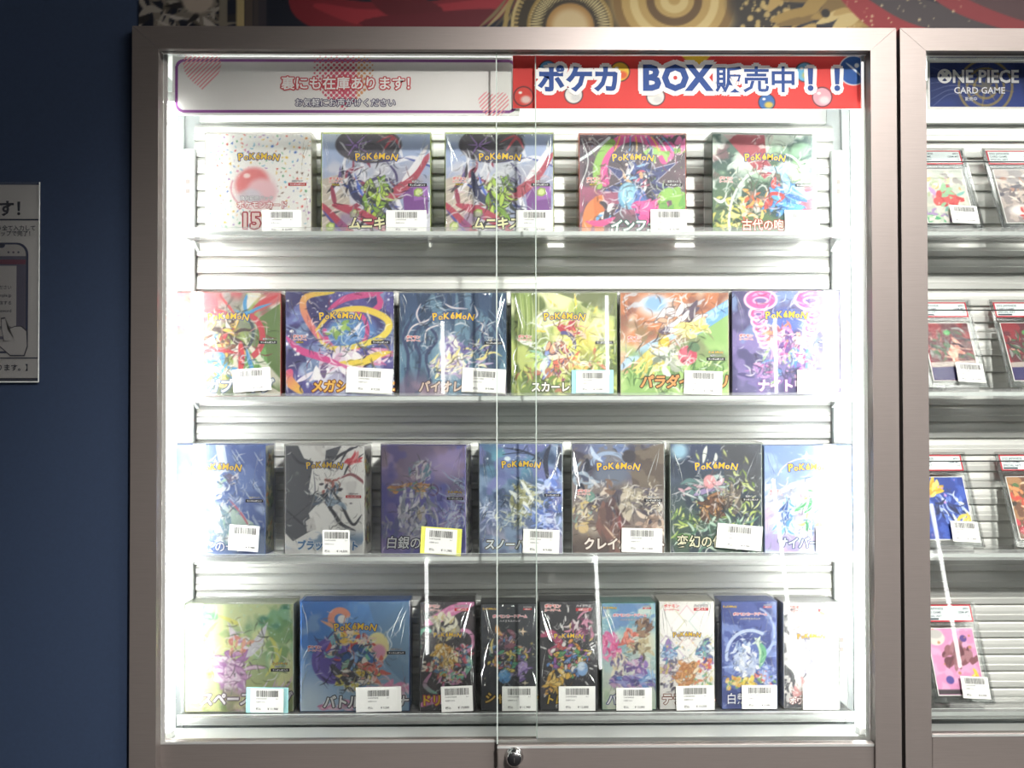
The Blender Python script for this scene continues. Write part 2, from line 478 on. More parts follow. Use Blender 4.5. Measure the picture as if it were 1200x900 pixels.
# track spot over the showcases
t = thing('track_spot', 'white track spotlight on the ceiling aimed at the showcases', 'spotlight', (0.60, -1.75, 2.75))
MB().box(-.05, .05, -.02, .02, -.03, -.0005, .003).build('track_adapter', 'white_paint', t)
MB().cyl((0, 0), .012, 'z', -.09, -.03, 12).build('stem', 'white_paint', t)
hd = MB().lathe([(.02, -.10), (.055, -.09), (.06, .05), (.054, .05), (.05, -.06), (0, -.07)], (0, 0, 0), 24).build('lamp_head', 'white_paint', t, True)
aim = Vector((0.20, 0.0, 1.05)) - Vector((0.60, -1.75, 2.63))
hd.location = (0, 0, -.12); hd.rotation_euler = aim.to_track_quat('Y', 'Z').to_euler()
ld = bpy.data.lights.new('spot_light', 'SPOT'); ld.energy = SPOT; ld.spot_size = R(54); ld.spot_blend = 1.0; ld.shadow_soft_size = 0.05; ld.color = (1, 0.96, 0.92)
lo = bpy.data.objects.new('spot_light', ld); COL.objects.link(lo); lo.parent = t
lo.location = Vector((0, 0, -.12)) + aim.normalized() * .12; lo.rotation_euler = aim.to_track_quat('-Z', 'Y').to_euler()

# ------------------------------------------------------------------ showcases
L1 = P(153, 461, 0).x; R1 = P(1053.5, 461, 0).x
L2 = P(1058, 461, 0).x; R2 = L2 + (R1 - L1)
ZT = P(600, 31.5, 0).z; ZI = P(600, 58, 0).z
ZB = P(600, 868, 0).z - .075                     # underside of the case frame
Z_LEDGE = P(400, 866, .03).z
SIDE = P(184, 461, 0).x - L1                     # width of a stile
BACK = 0.165
wb = MB().box(-2.2, L1 - .0005, WALL_Y, WALL_Y + .27, 0, 2.75)
wb.box(R2 + .0005, 3.2, WALL_Y, WALL_Y + .27, 0, 2.75)
wb.box(L1 - .0005, R2 + .0005, WALL_Y, WALL_Y + .27, ZT + .0008, 2.75)
wb.box(L1 - .0005, R2 + .0005, BACK + .004, WALL_Y + .27, 0, ZT + .0008)
tag(wb.build('wall_back', 'navy_wall', fix=False), kind='structure')
PITCH = 19.5 * (1.186 + .157) / FPX
Z_SLAT = P(400, 145.5, .157).z
ROW_Y = [274.5, 464.5, 649.0, 833.0]
FRONT = 0.098                                    # plane of the box fronts
SHELF_Z = [P(600, y, FRONT).z for y in ROW_Y]
UPX = (P(213, 461, .147).x, P(228, 461, .147).x)
UPW = UPX[1] - UPX[0]

def slat_mesh(length):
    prof = [(.0045, 0), (.0038, -.0012), (.0022, -.004), (.0011, -.009), (.0008, -.0132), (0, -.0138), (-.0004, -.0145), (-.0004, -.0212), (.0004, -.0222), (.0045, -PITCH + .0004), (.006, -PITCH + .0004), (.006, 0)]
    mb = MB(); mb.prism(prof, 'x', 0, length)
    o = mb.build('slat', 'slat_metal'); me = o.data
    bpy.data.objects.remove(o)
    return me
SLAT = slat_mesh(P(977, 461, .157).x - P(228, 461, .157).x + .004)

def make_case(L, Rr, label, main):
    t = thing('display_case', label, 'display case', ((L + Rr) / 2, 0, 0))
    w = (Rr - L) / 2; s = SIDE; g = .0003
    # mitred front frame
    for sx in (-1, 1):
        xo, xi = sx * w, sx * (w - s)
        MB().prism([(xo, ZB), (xo, ZT - g), (xi, ZI - g), (xi, ZB)], 'y', 0, .018).build('stile', 'aluminium', t)
        MB().box(xi - .0045 if sx > 0 else xi, xi if sx > 0 else xi + .0045, .0185, .0215, ZB + .07, ZI).build('inner_trim', 'aluminium_bright', t)
    MB().prism([(-w + g, ZT), (w - g, ZT), (w - s, ZI), (-w + s, ZI)], 'y', 0, .018).build('top_rail', 'aluminium', t)
    MB().box(-w + s, w - s, .0005, .03, ZB, ZB + .018, .001).build('bottom_rail', 'aluminium', t)
    # carcass
    MB().box(-w, -w + .004, .018, BACK, ZB, ZT).build('side_panel', 'panel_paint', t)
    MB().box(w - .004, w, .018, BACK, ZB, ZT).build('side_panel', 'panel_paint', t)
    MB().box(-w + .004, w - .004, .018, BACK, ZI + .004, ZT).build('top_panel', 'white_paint', t)
    MB().box(-w + .004, w - .004, .03, BACK, ZB, ZB + .02).build('bottom_panel', 'panel_paint', t)
    MB().box(-w + .004, w - .004, BACK - .001, BACK, ZB + .02, ZI).build('back_panel', 'panel_paint', t)
    MB().box(-w, w, .03, BACK, 0, ZB).build('base', 'aluminium', t)
    # sill behind the doors, mitred into two upright returns
    zl = Z_LEDGE
    MB().prism([(-w + .006, .030), (w - .006, .030), (w - .045, .074), (-w + .045, .074)], 'z', zl - .008, zl).build('sill', 'aluminium_bright', t)
    for sx in (-1, 1):
        MB().prism([(sx * (w - .006), .0302), (sx * (w - .0445), .0742), (sx * (w - .006), .0742)], 'z', zl - .008, zl).build('sill_corner', 'aluminium_bright', t)
        MB().box(*sorted((sx * (w - .012), sx * (w - .030))), .075, .0765, zl - .004, zl + .004).build('corner_bracket', 'chrome', t)
    # back corner flanges and slotted uprights
    u0 = UPX[0] - (L1 + R1) / 2
    for sx in (-1, 1):
        a, b = -sx * u0, -sx * (u0 + UPW)
        MB().box(*sorted((sx * (w - .004), a)), .152, .155, ZB + .02, ZI).build('corner_flange', 'panel_paint', t)
        up = MB().box(*sorted((a, b)), .143, .1515, zl - .005, ZI - .085, .001).build('upright', 'upright_paint', t)
        m = (a + b) / 2
        for z in SHELF_Z:
            for dz in (.066, .079):
                MB().prism([(m - .0028, z + dz - .003), (m + .0028, z + dz - .003), (m + .0028, z + dz + .003), (m - .0028, z + dz + .003)], 'y', .1424, .1429).build('slot', 'aluminium', up)
    # roller shutter at the back, slat by slat
    x0 = P(228, 461, .157).x - .002 - (L1 + R1) / 2
    n = int((Z_SLAT - (ZB + .03)) / PITCH)
    for k in range(n):
        o = link('slat', SLAT, t); o.location = (x0, .157, Z_SLAT - k * PITCH)
    MB().box(-w + .035, w - .035, .150, .163, Z_SLAT + .0005, ZI, .001).build('shutter_head', 'aluminium_bright', t)
    return t, w

case, W1 = make_case(L1, R1, 'lit aluminium glass showcase full of boxes, with two sliding doors', True)
case2, W2 = make_case(L2, R2, 'aluminium glass showcase of graded cards at the right edge', False)
CX1 = (L1 + R1) / 2

# sliding doors: the left one runs behind the right one
def door(parent, cx, xa, xb, y, ztop, zsill, edge_left, edge_right, name_label):
    xa -= cx; xb -= cx
    t = .004
    mb = MB()
    mb.box(xa, xb, y, y + t, zsill, ztop)
    mb.m = [1 if (i == 3 and edge_right) or (i == 5 and edge_left) else 0 for i in range(6)]
    d = mb.build('glass_door', ['glass', 'glass_edge'], parent, fix=False)
    d['label'] = name_label
    for e, on in ((xa, edge_left), (xb, edge_right)):
        if on: MB().box(*((e - .0004, e + .0009) if e == xa else (e - .0009, e + .0004)), y - .0002, y + t + .0002, zsill + .0005, ztop - .001).build('polished_edge', 'glass_edge', d)
    MB().box(xa, xb, y - .004, y + .008, zsill - .056, zsill, .0012).build('door_rail', 'aluminium', d)
    MB().box(xa, xb, y - .0046, y - .0042, zsill - .0035, zsill - .0005).build('glazing_bead', 'aluminium_bright', d)
    return d
zl_back = P(400, 866.3, .022).z; zr_front = P(800, 871, .009).z
d1 = door(case, CX1, P(184.5, 461, .022).x, P(628.5, 461, .024).x, .022, ZI, zl_back, False, True, 'left sliding glass pane, behind the other')
d2 = door(case, CX1, P(582, 461, .009).x, P(1027, 461, .009).x, .009, ZI, zr_front, True, False, 'right sliding glass pane, in front of the other')
zn = P(1150, 858.5, .022).z
d3 = door(case2, (L2 + R2) / 2, P(1087, 461, .022).x, P(1087, 461, .022).x + .46, .022, ZI, zn, False, True, 'left sliding glass pane of the card showcase')
d4 = door(case2, (L2 + R2) / 2, P(1087, 461, .022).x + .41, R2 - SIDE, .009, ZI, zn - .006, True, False, 'right sliding glass pane of the card showcase')
# cam lock on the right door
lp = P(602.5, 886.5, .004)
lk = MB().lathe([(0, -.0125), (.0072, -.0125), (.0088, -.0115), (.0095, -.0095), (.0095, -.003), (.0112, -.002), (.0112, 0), (0, 0)], (lp.x - CX1, .0048, lp.z), 28).build('lock', 'chrome', d2, True)
MB().lathe([(0, -.0142), (.0062, -.0140), (.0074, -.0133), (.0078, -.0126)], (lp.x - CX1, .0048, lp.z), 24).build('lock_core', 'black_plastic', lk, True)
MB().box(lp.x - CX1 - .0006, lp.x - CX1 + .0006, -.0098, -.0094, lp.z - .003, lp.z + .003).build('keyhole', 'chrome', lk)

# LED tubes: one at each side, one bar under the top panel
def tube(parent, cx, xa, xb, ya, yb, z0, z1, mat, name):
    xa -= cx; xb -= cx
    mb = MB(); c = (xb - xa) * .28
    mb.prism([(xa, ya + c), (xa + c, ya), (xb - c, ya), (xb, ya + c), (xb, yb), (xa, yb)], 'z', z0, z1)
    o = mb.build(name, mat, parent)
    MB().box(xa, xb, ya, yb, z1, z1 + .012).build('tube_cap', 'white_paint', o)
    MB().box(xa, xb, ya, yb, z0 - .008, z0).build('tube_cap', 'white_paint', o)
    return o
ztop = P(600, 122, .04).z
tube(case, CX1, P(189, 461, .032).x, P(202, 461, .032).x, .032, .046, Z_LEDGE + .009, ztop, 'led_tube', 'led_tube')
tube(case, CX1, P(1004.5, 461, .032).x, P(1017.5, 461, .032).x, .032, .046, Z_LEDGE + .009, ztop, 'led_tube', 'led_tube')
b = MB().box(-W1 + .06, W1 - .06, .042, .060, ZI - .012, ZI - .001).build('led_bar', 'led_bar', case)
b = MB().box(-W2 + .06, W2 - .06, .052, .074, ZI - .012, ZI - .001).build('led_bar', 'led_bar_next', case2)

# ------------------------------------------------------------------ clear shelves
def shelf(xa, xb, z, label, grp):
    t = thing('acrylic_shelf', label, 'shelf', ((xa + xb) / 2, 0, z), group=grp)
    w = (xb - xa) / 2
    mb = MB().box(-w, w, .0752, .1425, -.005, 0)
    mb.m = [0, 0, 1, 1, 0, 1]
    mb.build('plate', ['acrylic', 'acrylic_edge'], t, fix=False)
    mb = MB().box(-w, w, .0725, .0750, -.008, .0045)
    mb.m = [1, 1, 0, 1, 0, 1]
    mb.build('front_lip', ['acrylic', 'acrylic_edge'], t, fix=False)
    for sx in (-1, 1):
        x = sx * (w - .004)
        MB().prism([(.118, -.0052), (.1425, -.0052), (.1425, -.016)], 'x', x - .002, x + .002).build('bracket', 'acrylic_edge', t)
    return t
where = ['top', 'second', 'third', 'bottom']
SX = (P(209, 461, .075).x, P(1000, 461, .075).x)
for k in range(4):
    shelf(SX[0], SX[1], SHELF_Z[k], 'clear acrylic %s shelf in the lit box showcase' % where[k], 'shelves of the box showcase')
R2Y = [273, 459.5, 647, 831]
SLAB_Z = [P(1130, y, .086).z for y in R2Y]
for k in range(4):
    shelf(SX[0] + L2 - L1, SX[1] + L2 - L1, SLAB_Z[k], 'clear acrylic %s shelf in the graded card showcase' % where[k], 'shelves of the card showcase')
# ------------------------------------------------------------------ pictures on the boxes (abstract colour fields, no figures)
def a_confetti(A):
    A.fill('f5f3ee')
    A.bits(330, ['d9483f', '3b62b8', 'e9b52f', '4a9b63', 'e58a3a', '8a5aa6', '57a9c9', 'd57a9c', '6a4a3a'], 3, (.007, .017))
    A.ell(.47, .53, .215, .215, 'f0e4e2', soft=.05)
    A.glow(.47, .53, .17, 'e3a3ac', .95); A.ell(.44, .47, .17, .15, 'd8686a', rot=-25, soft=.25); A.ell(.53, .56, .15, .14, 'e6b4bb', soft=.3)
    A.ell(.42, .6, .12, .08, 'c9ccd6', soft=.4, al=.8); A.ell(.39, .4, .035, .025, 'f6dcd8', soft=.5)
    A.ring(.47, .52, .23, .2, .008, 'dd9ca6', a0=100, a1=200)
def a_lime(A):
    A.grad('b9c6dc', '8d8398', 80); A.cloud('8fa3cf', 4, .4, .6, 3, .7); A.cloud('d8d5dc', 5, .5, .65, 8, .8, y0=.25)
    A.poly([(0, .42), (.22, .36), (.3, .95), (0, .95)], 'b8a994', .8)
    for i in range(6): A.stroke([(0, .5 + i * .07), (.12, .46 + i * .06), (.26, .4 + i * .05)], .004, 'e7ddcc')
    A.poly([(.74, .5), (.98, .48), (.98, .74), (.76, .72)], '6a3580'); A.poly([(.84, .5), (.98, .48), (.98, .6), (.85, .62)], '8e50a8')
    A.swirl(.5, .45, .45, .38, ['2a2730', '3c3560', '2c3a8c', 'e8e6ee', '8a2f46', '5a4a86'], 46, 5, (.006, .022), (.15, .4))
    A.ell(.43, .1, .31, .17, '3d3842'); A.ell(.43, .1, .27, .14, '45404c', soft=.2)
    for p in ([(.22, 0), (.3, .1), (.42, .17)], [(.42, .0), (.3, .11), (.24, .2)], [(.2, .1), (.32, .1), (.46, .06)]): A.stroke(p, .007, '9a6cc8')
    A.stroke([(.56, .16), (.66, .04), (.73, .14)], .014, 'c63c4c'); A.stroke([(.5, .08), (.64, .02), (.72, .1)], .01, 'b83246')
    A.stroke([(1, .18), (.82, .42), (.66, .56), (.56, .62)], .05, 'a63a4c', w2=.012); A.stroke([(.98, .1), (.86, .3), (.74, .44)], .03, 'e9e6ea', w2=.004)
    A.stroke([(.25, .36), (.3, .56), (.44, .68)], .035, '26284a', w2=.01); A.stroke([(.3, .36), (.36, .54), (.46, .66)], .012, '3e57c0')
    A.swirl(.52, .52, .12, .2, ['b4d24a', '9cc03c', 'cfe27a', '6f9a30', '26282a', 'd6e69a'], 34, 9, (.008, .026), (.08, .2), line='1f2420', ang=90, spread=50)
    A.stroke([(.1, .66), (.3, .72), (.52, .84), (.62, .9)], .05, 'a8354a', w2=.01); A.stroke([(0, .66), (.16, .84), (.34, .98)], .045, 'a12f42', w2=.02); A.stroke([(.0, .7), (.1, .82), (.24, .98)], .012, '3a3f8a')
    for x, y in ((.08, .86), (.3, .74), (.89, .54)): A.spikes(x, y, 3, .05, .055, '7f9c3a', 20, 4); A.spikes(x, y, 3, .034, .038, 'c9d884', 20, 4)
    A.cloud('5b3d86', 6, .55, .7, 12, .5, y0=.7)
def a_neon(A):
    A.grad('3a3440', '4a3a44', 60); A.cloud('6a4a58', 5, .5, .7, 2, .6); A.cloud('d04a7a', 4, .62, .72, 6, .5)
    A.stroke([(0, .24), (.12, .16), (.28, .03)], .014, 'e3eef2', w2=.014); A.stroke([(0, .5), (.08, .26), (.02, .04)], .005, 'eef4f4', w2=.005); A.stroke([(.1, .0), (.2, .1), (.3, .2)], .005, 'dfe6ea')
    A.ring(.52, .34, .3, .32, .045, 'd8418c', rot=-10, a0=170, a1=350); A.ring(.5, .36, .34, .35, .035, '83b84a', rot=0, a0=160, a1=235); A.swirl(.74, .14, .15, .05, ['83b84a', '6aa03a', '93c860'], 12, 3, (.015, .03), (.1, .2), ang=15, spread=20)
    A.swirl(.9, .06, .12, .08, ['d8418c', 'e264a4'], 12, 4, (.02, .04), (.08, .16))
    for i in range(9): A.stroke([(.38 + i * .05, .02), (.36 + i * .06, .08), (.33 + i * .07, .15)], .006, ['e9b83a', 'f0f0f0', '4a8ad0'][i % 3], w2=.006)
    A.stroke([(.05, .95), (.1, .72), (.2, .6)], .055, 'd8743a', w2=.03); A.stroke([(.17, .62), (.19, .78), (.18, .95)], .05, 'c8642e', w2=.04)
    A.spikes(.56, .47, 9, .17, .36, 'b9b4d0', 10, 2); A.spikes(.56, .47, 9, .16, .335, '2b3268', 10, 2); A.spikes(.58, .46, 9, .1, .22, '17182a', 15, 5)
    A.swirl(.55, .4, .12, .12, ['17182a', '7fb4dc', 'eef0f0', 'c84a6a', '2b3a80', 'd8a070'], 26, 8, (.008, .022), (.06, .14))
    A.ell(.46, .58, .1, .13, '5b9cc4', soft=.1); A.ell(.45, .55, .075, .1, '8cc4dd', soft=.3); A.ell(.57, .6, .06, .09, '3d5fae', soft=.2)
    A.swirl(.6, .72, .14, .06, ['d8418c', 'e04a96', 'cc3a84'], 14, 6, (.03, .05), (.1, .2), ang=0, spread=30)
    A.swirl(.86, .7, .14, .12, ['83b84a', '7ab040', '5a9a3a'], 14, 7, (.03, .05), (.1, .22), ang=-50, spread=20)
    A.swirl(.26, .8, .06, .1, ['3d7cc8', '5aa0dc', '2a2430', 'e8e8e8'], 14, 2, (.012, .03), (.05, .12)); A.stroke([(.05, .82), (.2, .84), (.34, .78)], .03, 'd0407e')
    A.bits(60, ['f4f4f4', 'e9b83a', 'd8418c', '83b84a', '4a8ad0'], 4, (.004, .01)); A.stars(14, 'ffe9dd', .006, .02, 3, (0, 1, 0, .3))
def a_roar(A):
    A.grad('39594f', '3f5a36', 70); A.cloud('1f3a36', 4, .45, .6, 3, .9); A.cloud('7fae86', 5, .55, .7, 4, .8); A.cloud('d8e8d6', 4, .62, .75, 9, .9, y1=.4)
    A.poly([(.1, 0), (.5, 0), (.52, .22), (.6, .34), (.5, .42), (.3, .22)], '9c3440', .95); A.cloud('b5485a', 6, .55, .7, 5, .4, y1=.4)
    A.poly([(.72, .52), (1, .46), (1, .82), (.8, .76)], 'a83a48'); A.stroke([(.78, .7), (.88, .6), (1, .54)], .006, 'e6b9b4')
    A.swirl(.16, .75, .2, .2, ['5d7a3a', 'b8b04c', '2c4028', '8fa050', 'd8cc7a', '1e3024'], 60, 4, (.008, .02), (.05, .14)); A.swirl(.9, .33, .1, .09, ['8ab878', 'b8d89c', '5f8f58'], 26, 6, (.008, .018), (.04, .1))
    A.ring(.42, .76, .26, .42, .012, 'e4ecdf', rot=10, a0=130, a1=275, al=.85); A.ring(.5, .6, .38, .36, .006, 'cfe0d6', a0=190, a1=265, al=.8); A.ring(.68, .38, .19, .2, .009, 'dcefee', a0=-80, a1=75)
    A.swirl(.4, .67, .13, .12, ['e0923c', 'c8502c', 'e8c860', '8a8478', '6d5a50', 'f0dca0'], 40, 8, (.008, .022), (.05, .13))
    A.swirl(.66, .5, .12, .16, ['2f78c8', '4a9ae0', '8cc8ee', '1f4f98', '3b86d4', 'c23a34'], 34, 3, (.015, .04), (.12, .26), line='1d3d70', ang=60, spread=45)
    A.ell(.63, .33, .16, .035, '9cc8e6', rot=4, soft=.3); A.stroke([(.5, .68), (.56, .56), (.68, .58), (.6, .66)], .018, 'b83430')
    A.stroke([(.0, .6), (.08, .64), (.14, .58)], .014, 'f2f2ea'); A.stars(20, 'f0e6b8', .004, .016, 6, (.1, .7, .1, .5)); A.cloud('e8f0ea', 8, .7, .8, 20, .7)
def a_scarletburst(A):
    A.grad('c9a9b6', '5a6a4a', 30); A.cloud('a23848', 4, .5, .62, 2, .8, y1=.55); A.cloud('e8dcd0', 5, .55, .7, 6, .8)
    A.poly([(.78, .25), (1, .1), (1, .95), (.74, .8)], '4f6a34'); A.cloud('9ab53c', 6, .55, .68, 7, .6); A.poly([(.62, .6), (.86, .52), (.9, .85), (.6, .8)], '5d9a48', .9)
    A.rays(.55, .3, 34, 'efe6d8', .12, .8, .35, .85, 3); A.rays(.55, .3, 21, 'b8363f', .2, .8, .25, .8, 6)
    A.stroke([(.1, .04), (.3, .16), (.52, .2)], .035, 'c23a40', w2=.005); A.stroke([(.4, .0), (.5, .12), (.56, .2)], .012, 'd04048', w2=.004); A.stroke([(.98, .02), (.8, .12), (.68, .26)], .026, 'c03a40', w2=.004)
    A.stroke([(.68, .02), (.66, .12), (.7, .28)], .018, '3a86c4', w2=.006); A.stroke([(.56, .16), (.66, .2), (.8, .14), (.92, .1)], .014, '4090cc')
    A.ring(.63, .42, .2, .22, .028, 'b8323c', a0=-60, a1=60); A.ring(.6, .38, .14, .18, .014, '2f3a48', a0=-90, a1=80)
    A.swirl(.45, .47, .18, .16, ['ece6da', '3a2a28', 'b8333a', '4a78b4', 'd8b060', '7a4a3a', 'f0c050'], 50, 4, (.008, .03), (.08, .22), line='3a2c2c')
    A.ell(.38, .62, .1, .075, '4a88b8', soft=.15); A.ell(.36, .6, .07, .05, '78b4d8', soft=.4); A.stroke([(.2, .6), (.38, .54), (.6, .58)], .024, 'c03038'); A.stroke([(.62, .48), (.63, .62), (.62, .76)], .03, 'cc3038', w2=.016); A.stroke([(.68, .55), (.71, .66), (.75, .78)], .02, '3a86c4', w2=.01)
    A.swirl(.36, .74, .2, .08, ['e8b048', 'f0d080', 'c04a30', '4a90c8', 'f0e6d8', '5a3a30'], 30, 9, (.01, .028), (.08, .2), ang=20, spread=40)
    A.poly([(0, .13), (.28, .14), (.22, .22), (0, .2)], '8fd8d4'); A.poly([(0, .66), (.22, .76), (.18, .84), (0, .8)], '8ad4d0'); A.stroke([(.3, .9), (.42, .78), (.5, .66)], .016, '4a9ad0')
def a_ribbons(A):
    A.grad('3c3878', '453f86', 40); A.cloud('2a2858', 4, .42, .6, 2, .9); A.cloud('6f7ac0', 5, .56, .7, 5, .7); A.cloud('8fb4d8', 6, .62, .74, 8, .6)
    A.stars(70, 'eef0fa', .003, .014, 4); A.ell(.62, .38, .24, .17, '4a78b8', soft=.3); A.cloud('9cc0e4', 8, .6, .7, 14, .5, st=(1, 4), rot=20, y0=.2, y1=.5)
    A.ring(.56, .36, .2, .2, .02, 'c8407a', a0=-80, a1=180)
    A.stroke([(.44, .0), (.2, .04), (.16, .16), (.26, .36), (.4, .52)], .032, 'e0c43a', c2='d04a7e', w2=.014)
    A.stroke([(.4, .16), (.56, .06), (.78, .02), (.9, .0)], .032, 'c03c78', w2=.01); A.stroke([(.86, .03), (.88, .12), (.8, .18)], .03, 'c03c78', w2=.012)
    A.stroke([(.28, .36), (.44, .2), (.7, .16), (.92, .24), (.96, .34), (.86, .44), (.6, .52), (.42, .52)], .032, 'e0b83c', c2='ead84a', w2=.01)
    A.stroke([(.28, .36), (.34, .48), (.5, .54), (.74, .48)], .016, 'e4c840')
    A.swirl(.5, .6, .16, .1, ['f0ecee', 'e2d8e0', 'd8c8d8', 'c89ab8'], 26, 6, (.02, .05), (.12, .24), ang=75, spread=40); A.swirl(.4, .72, .16, .1, ['f2eef0', 'c8b8cc', '5a4470', 'e8dce6'], 24, 7, (.012, .034), (.1, .24), ang=100, spread=50)
    A.swirl(.5, .35, .08, .05, ['9cc05a', 'c8dc8a', 'e8ece0', '7aa048'], 14, 3, (.012, .024), (.05, .1)); A.stroke([(.56, .42), (.64, .36), (.71, .28)], .016, 'f0e8ec'); A.swirl(.8, .58, .1, .06, ['d07aa4', 'b04880', 'e8c8d8'], 14, 8, (.01, .022), (.08, .2), ang=30, spread=25)
    A.stroke([(.0, .42), (.12, .54), (.34, .62), (.6, .72)], .034, 'c83a7c', w2=.006); A.stroke([(.5, .66), (.7, .66), (.84, .6), (.98, .56)], .036, 'e6c83e', w2=.004); A.stroke([(.04, .74), (.02, .82), (.14, .94)], .05, 'd0407c', c2='e8b83c', w2=.02)
    A.cloud('c8d0e8', 7, .55, .66, 21, .7, y0=.72); A.stars(18, 'ffffff', .006, .02, 9)
def a_storm(A):
    A.grad('24385c', '3f6480', 90); A.cloud('182844', 5, .45, .6, 3, .8, st=(3, .6), rot=0); A.cloud('5a8098', 5, .58, .7, 6, .7, st=(3, .8)); A.glow(.5, .62, .4, '6f9ab0', .6)
    rg = random.Random(4)
    for i in range(46):
        a = R(rg.uniform(180, 360)); r = rg.uniform(.3, .62); d = rg.uniform(.15, .4)
        A.stroke([(.5 + r * math.cos(a + k * d), .5 + r * .95 * math.sin(a + k * d)) for k in (0, .5, 1)], .0028, rg.choice(['6f94b4', '4f7698', 'a8c4d4', '33547c']), al=.8)
    for x, b in ((.16, .03), (.3, -.05), (.8, .02), (.9, -.03), (.06, .02), (.72, .04)): A.stroke([(x, .86), (x + b, .6), (x - b, .42), (x + b * 2, .26)], .016, '232f52', w2=.004); A.stroke([(x + b, .6), (x + b * 3 + .04, .48), (x + .08, .4)], .006, '232f52')
    for p in ([(.06, .44), (.12, .32), (.26, .26), (.3, .22)], [(.24, .48), (.25, .36), (.34, .31), (.42, .3)], [(.42, .1), (.5, .14), (.64, .15)], [(.72, .26), (.78, .3), (.77, .36), (.83, .4), (.84, .46)], [(.7, .12), (.73, .2), (.7, .25)], [(.2, .1), (.16, .2), (.2, .3)]):
        A.stroke(p, .009, '8f86b8'); A.stroke(p, .0045, 'f2ecd2')
    A.ell(.47, .62, .1, .2, 'e6e2ee', rot=8, soft=.6, al=.85)
    A.swirl(.48, .55, .11, .18, ['e8e4ee', 'c2b4d8', 'efe29a', '7f6ca8', 'f4f0dc', '544c88'], 40, 6, (.008, .024), (.07, .18), ang=80, spread=60); A.swirl(.5, .7, .26, .08, ['ead98c', 'f4ecc0', 'b8a4cc', '8470a8'], 34, 8, (.006, .016), (.08, .18), ang=-20, spread=30); A.swirl(.7, .56, .14, .08, ['e8d87c', 'd8c8a0', '6f609c'], 14, 9, (.006, .012), (.08, .18), ang=-25, spread=15)
    A.cloud('a88a92', 5, .48, .62, 12, .8, y0=.78); A.cloud('6a5470', 6, .55, .68, 15, .7, y0=.78)
def a_jungle(A):
    A.grad('7f9648', '66793c', 90); A.cloud('4a5a2c', 5, .45, .6, 3, .9, st=(2.5, .7)); A.cloud('c8d070', 5, .56, .7, 6, .8, st=(2, .8)); A.cloud('eef0b8', 4, .66, .78, 9, .8, y1=.4)
    for i in range(12): A.stroke([(.04 + i * .02, .0), (.07 + i * .017, .25), (.05 + i * .018, .48)], .004, ['a8b860', '5d6f34', 'd0d894'][i % 3])
    A.poly([(.42, 0), (1, 0), (1, .24), (.8, .14), (.6, .06)], '57603a', .9); A.poly([(.64, .1), (.92, .28), (.88, .34), (.72, .26)], 'a8b070', .9)
    A.glow(.66, .44, .26, 'ecd860', .85); A.rays(.66, .42, 30, 'f8f0a8', .05, .36, .4, .8, 2)
    for p in ([(.34, .06), (.44, .14)], [(.6, 0), (.62, .16)], [(.82, .12), (.78, .2)], [(.22, .36), (.34, .37)], [(.92, .28), (.8, .33)]): A.stroke([p[0], ((p[0][0] + p[1][0]) / 2, (p[0][1] + p[1][1]) / 2), p[1]], .008, 'f0d040')
    A.stroke([(.34, .16), (.24, .24), (.26, .32), (.4, .3), (.5, .25)], .009, 'eef2e2', w2=.005)
    A.swirl(.44, .58, .12, .16, ['c84a48', 'e8a078', '8a3a5c', '4c4a8c', 'f0d8c4', 'd0604a', '7a90d0'], 40, 4, (.01, .03), (.08, .2), line='4a2a38', ang=110, spread=50)
    A.swirl(.3, .56, .1, .14, ['f0f4ea', 'd0e4d8', '8ab8a0', 'c0d870'], 18, 5, (.01, .022), (.1, .2), ang=150, spread=50); A.ell(.6, .51, .06, .07, 'e8e050', soft=.2); A.swirl(.58, .36, .07, .06, ['c0353c', 'd85a50', 'e8b8a0', 'a82c3a'], 16, 7, (.01, .024), (.06, .12)); A.ring(.5, .5, .1, .12, .018, '44407e', a0=-100, a1=60)
    A.swirl(.66, .66, .16, .1, ['d0d868', 'e8a458', 'c86a4c', 'f0f0c0'], 24, 8, (.008, .02), (.07, .16))
    A.swirl(.5, .84, .5, .12, ['5a7a34', '88a048', '3f5228', 'c0c860', 'a86a50', 'd8dc88'], 90, 9, (.006, .018), (.05, .13), ang=-60, spread=60); A.swirl(.9, .58, .12, .12, ['c8d060', '8a9c40', 'e6e890', '5a6c30'], 40, 11, (.006, .016), (.04, .1))
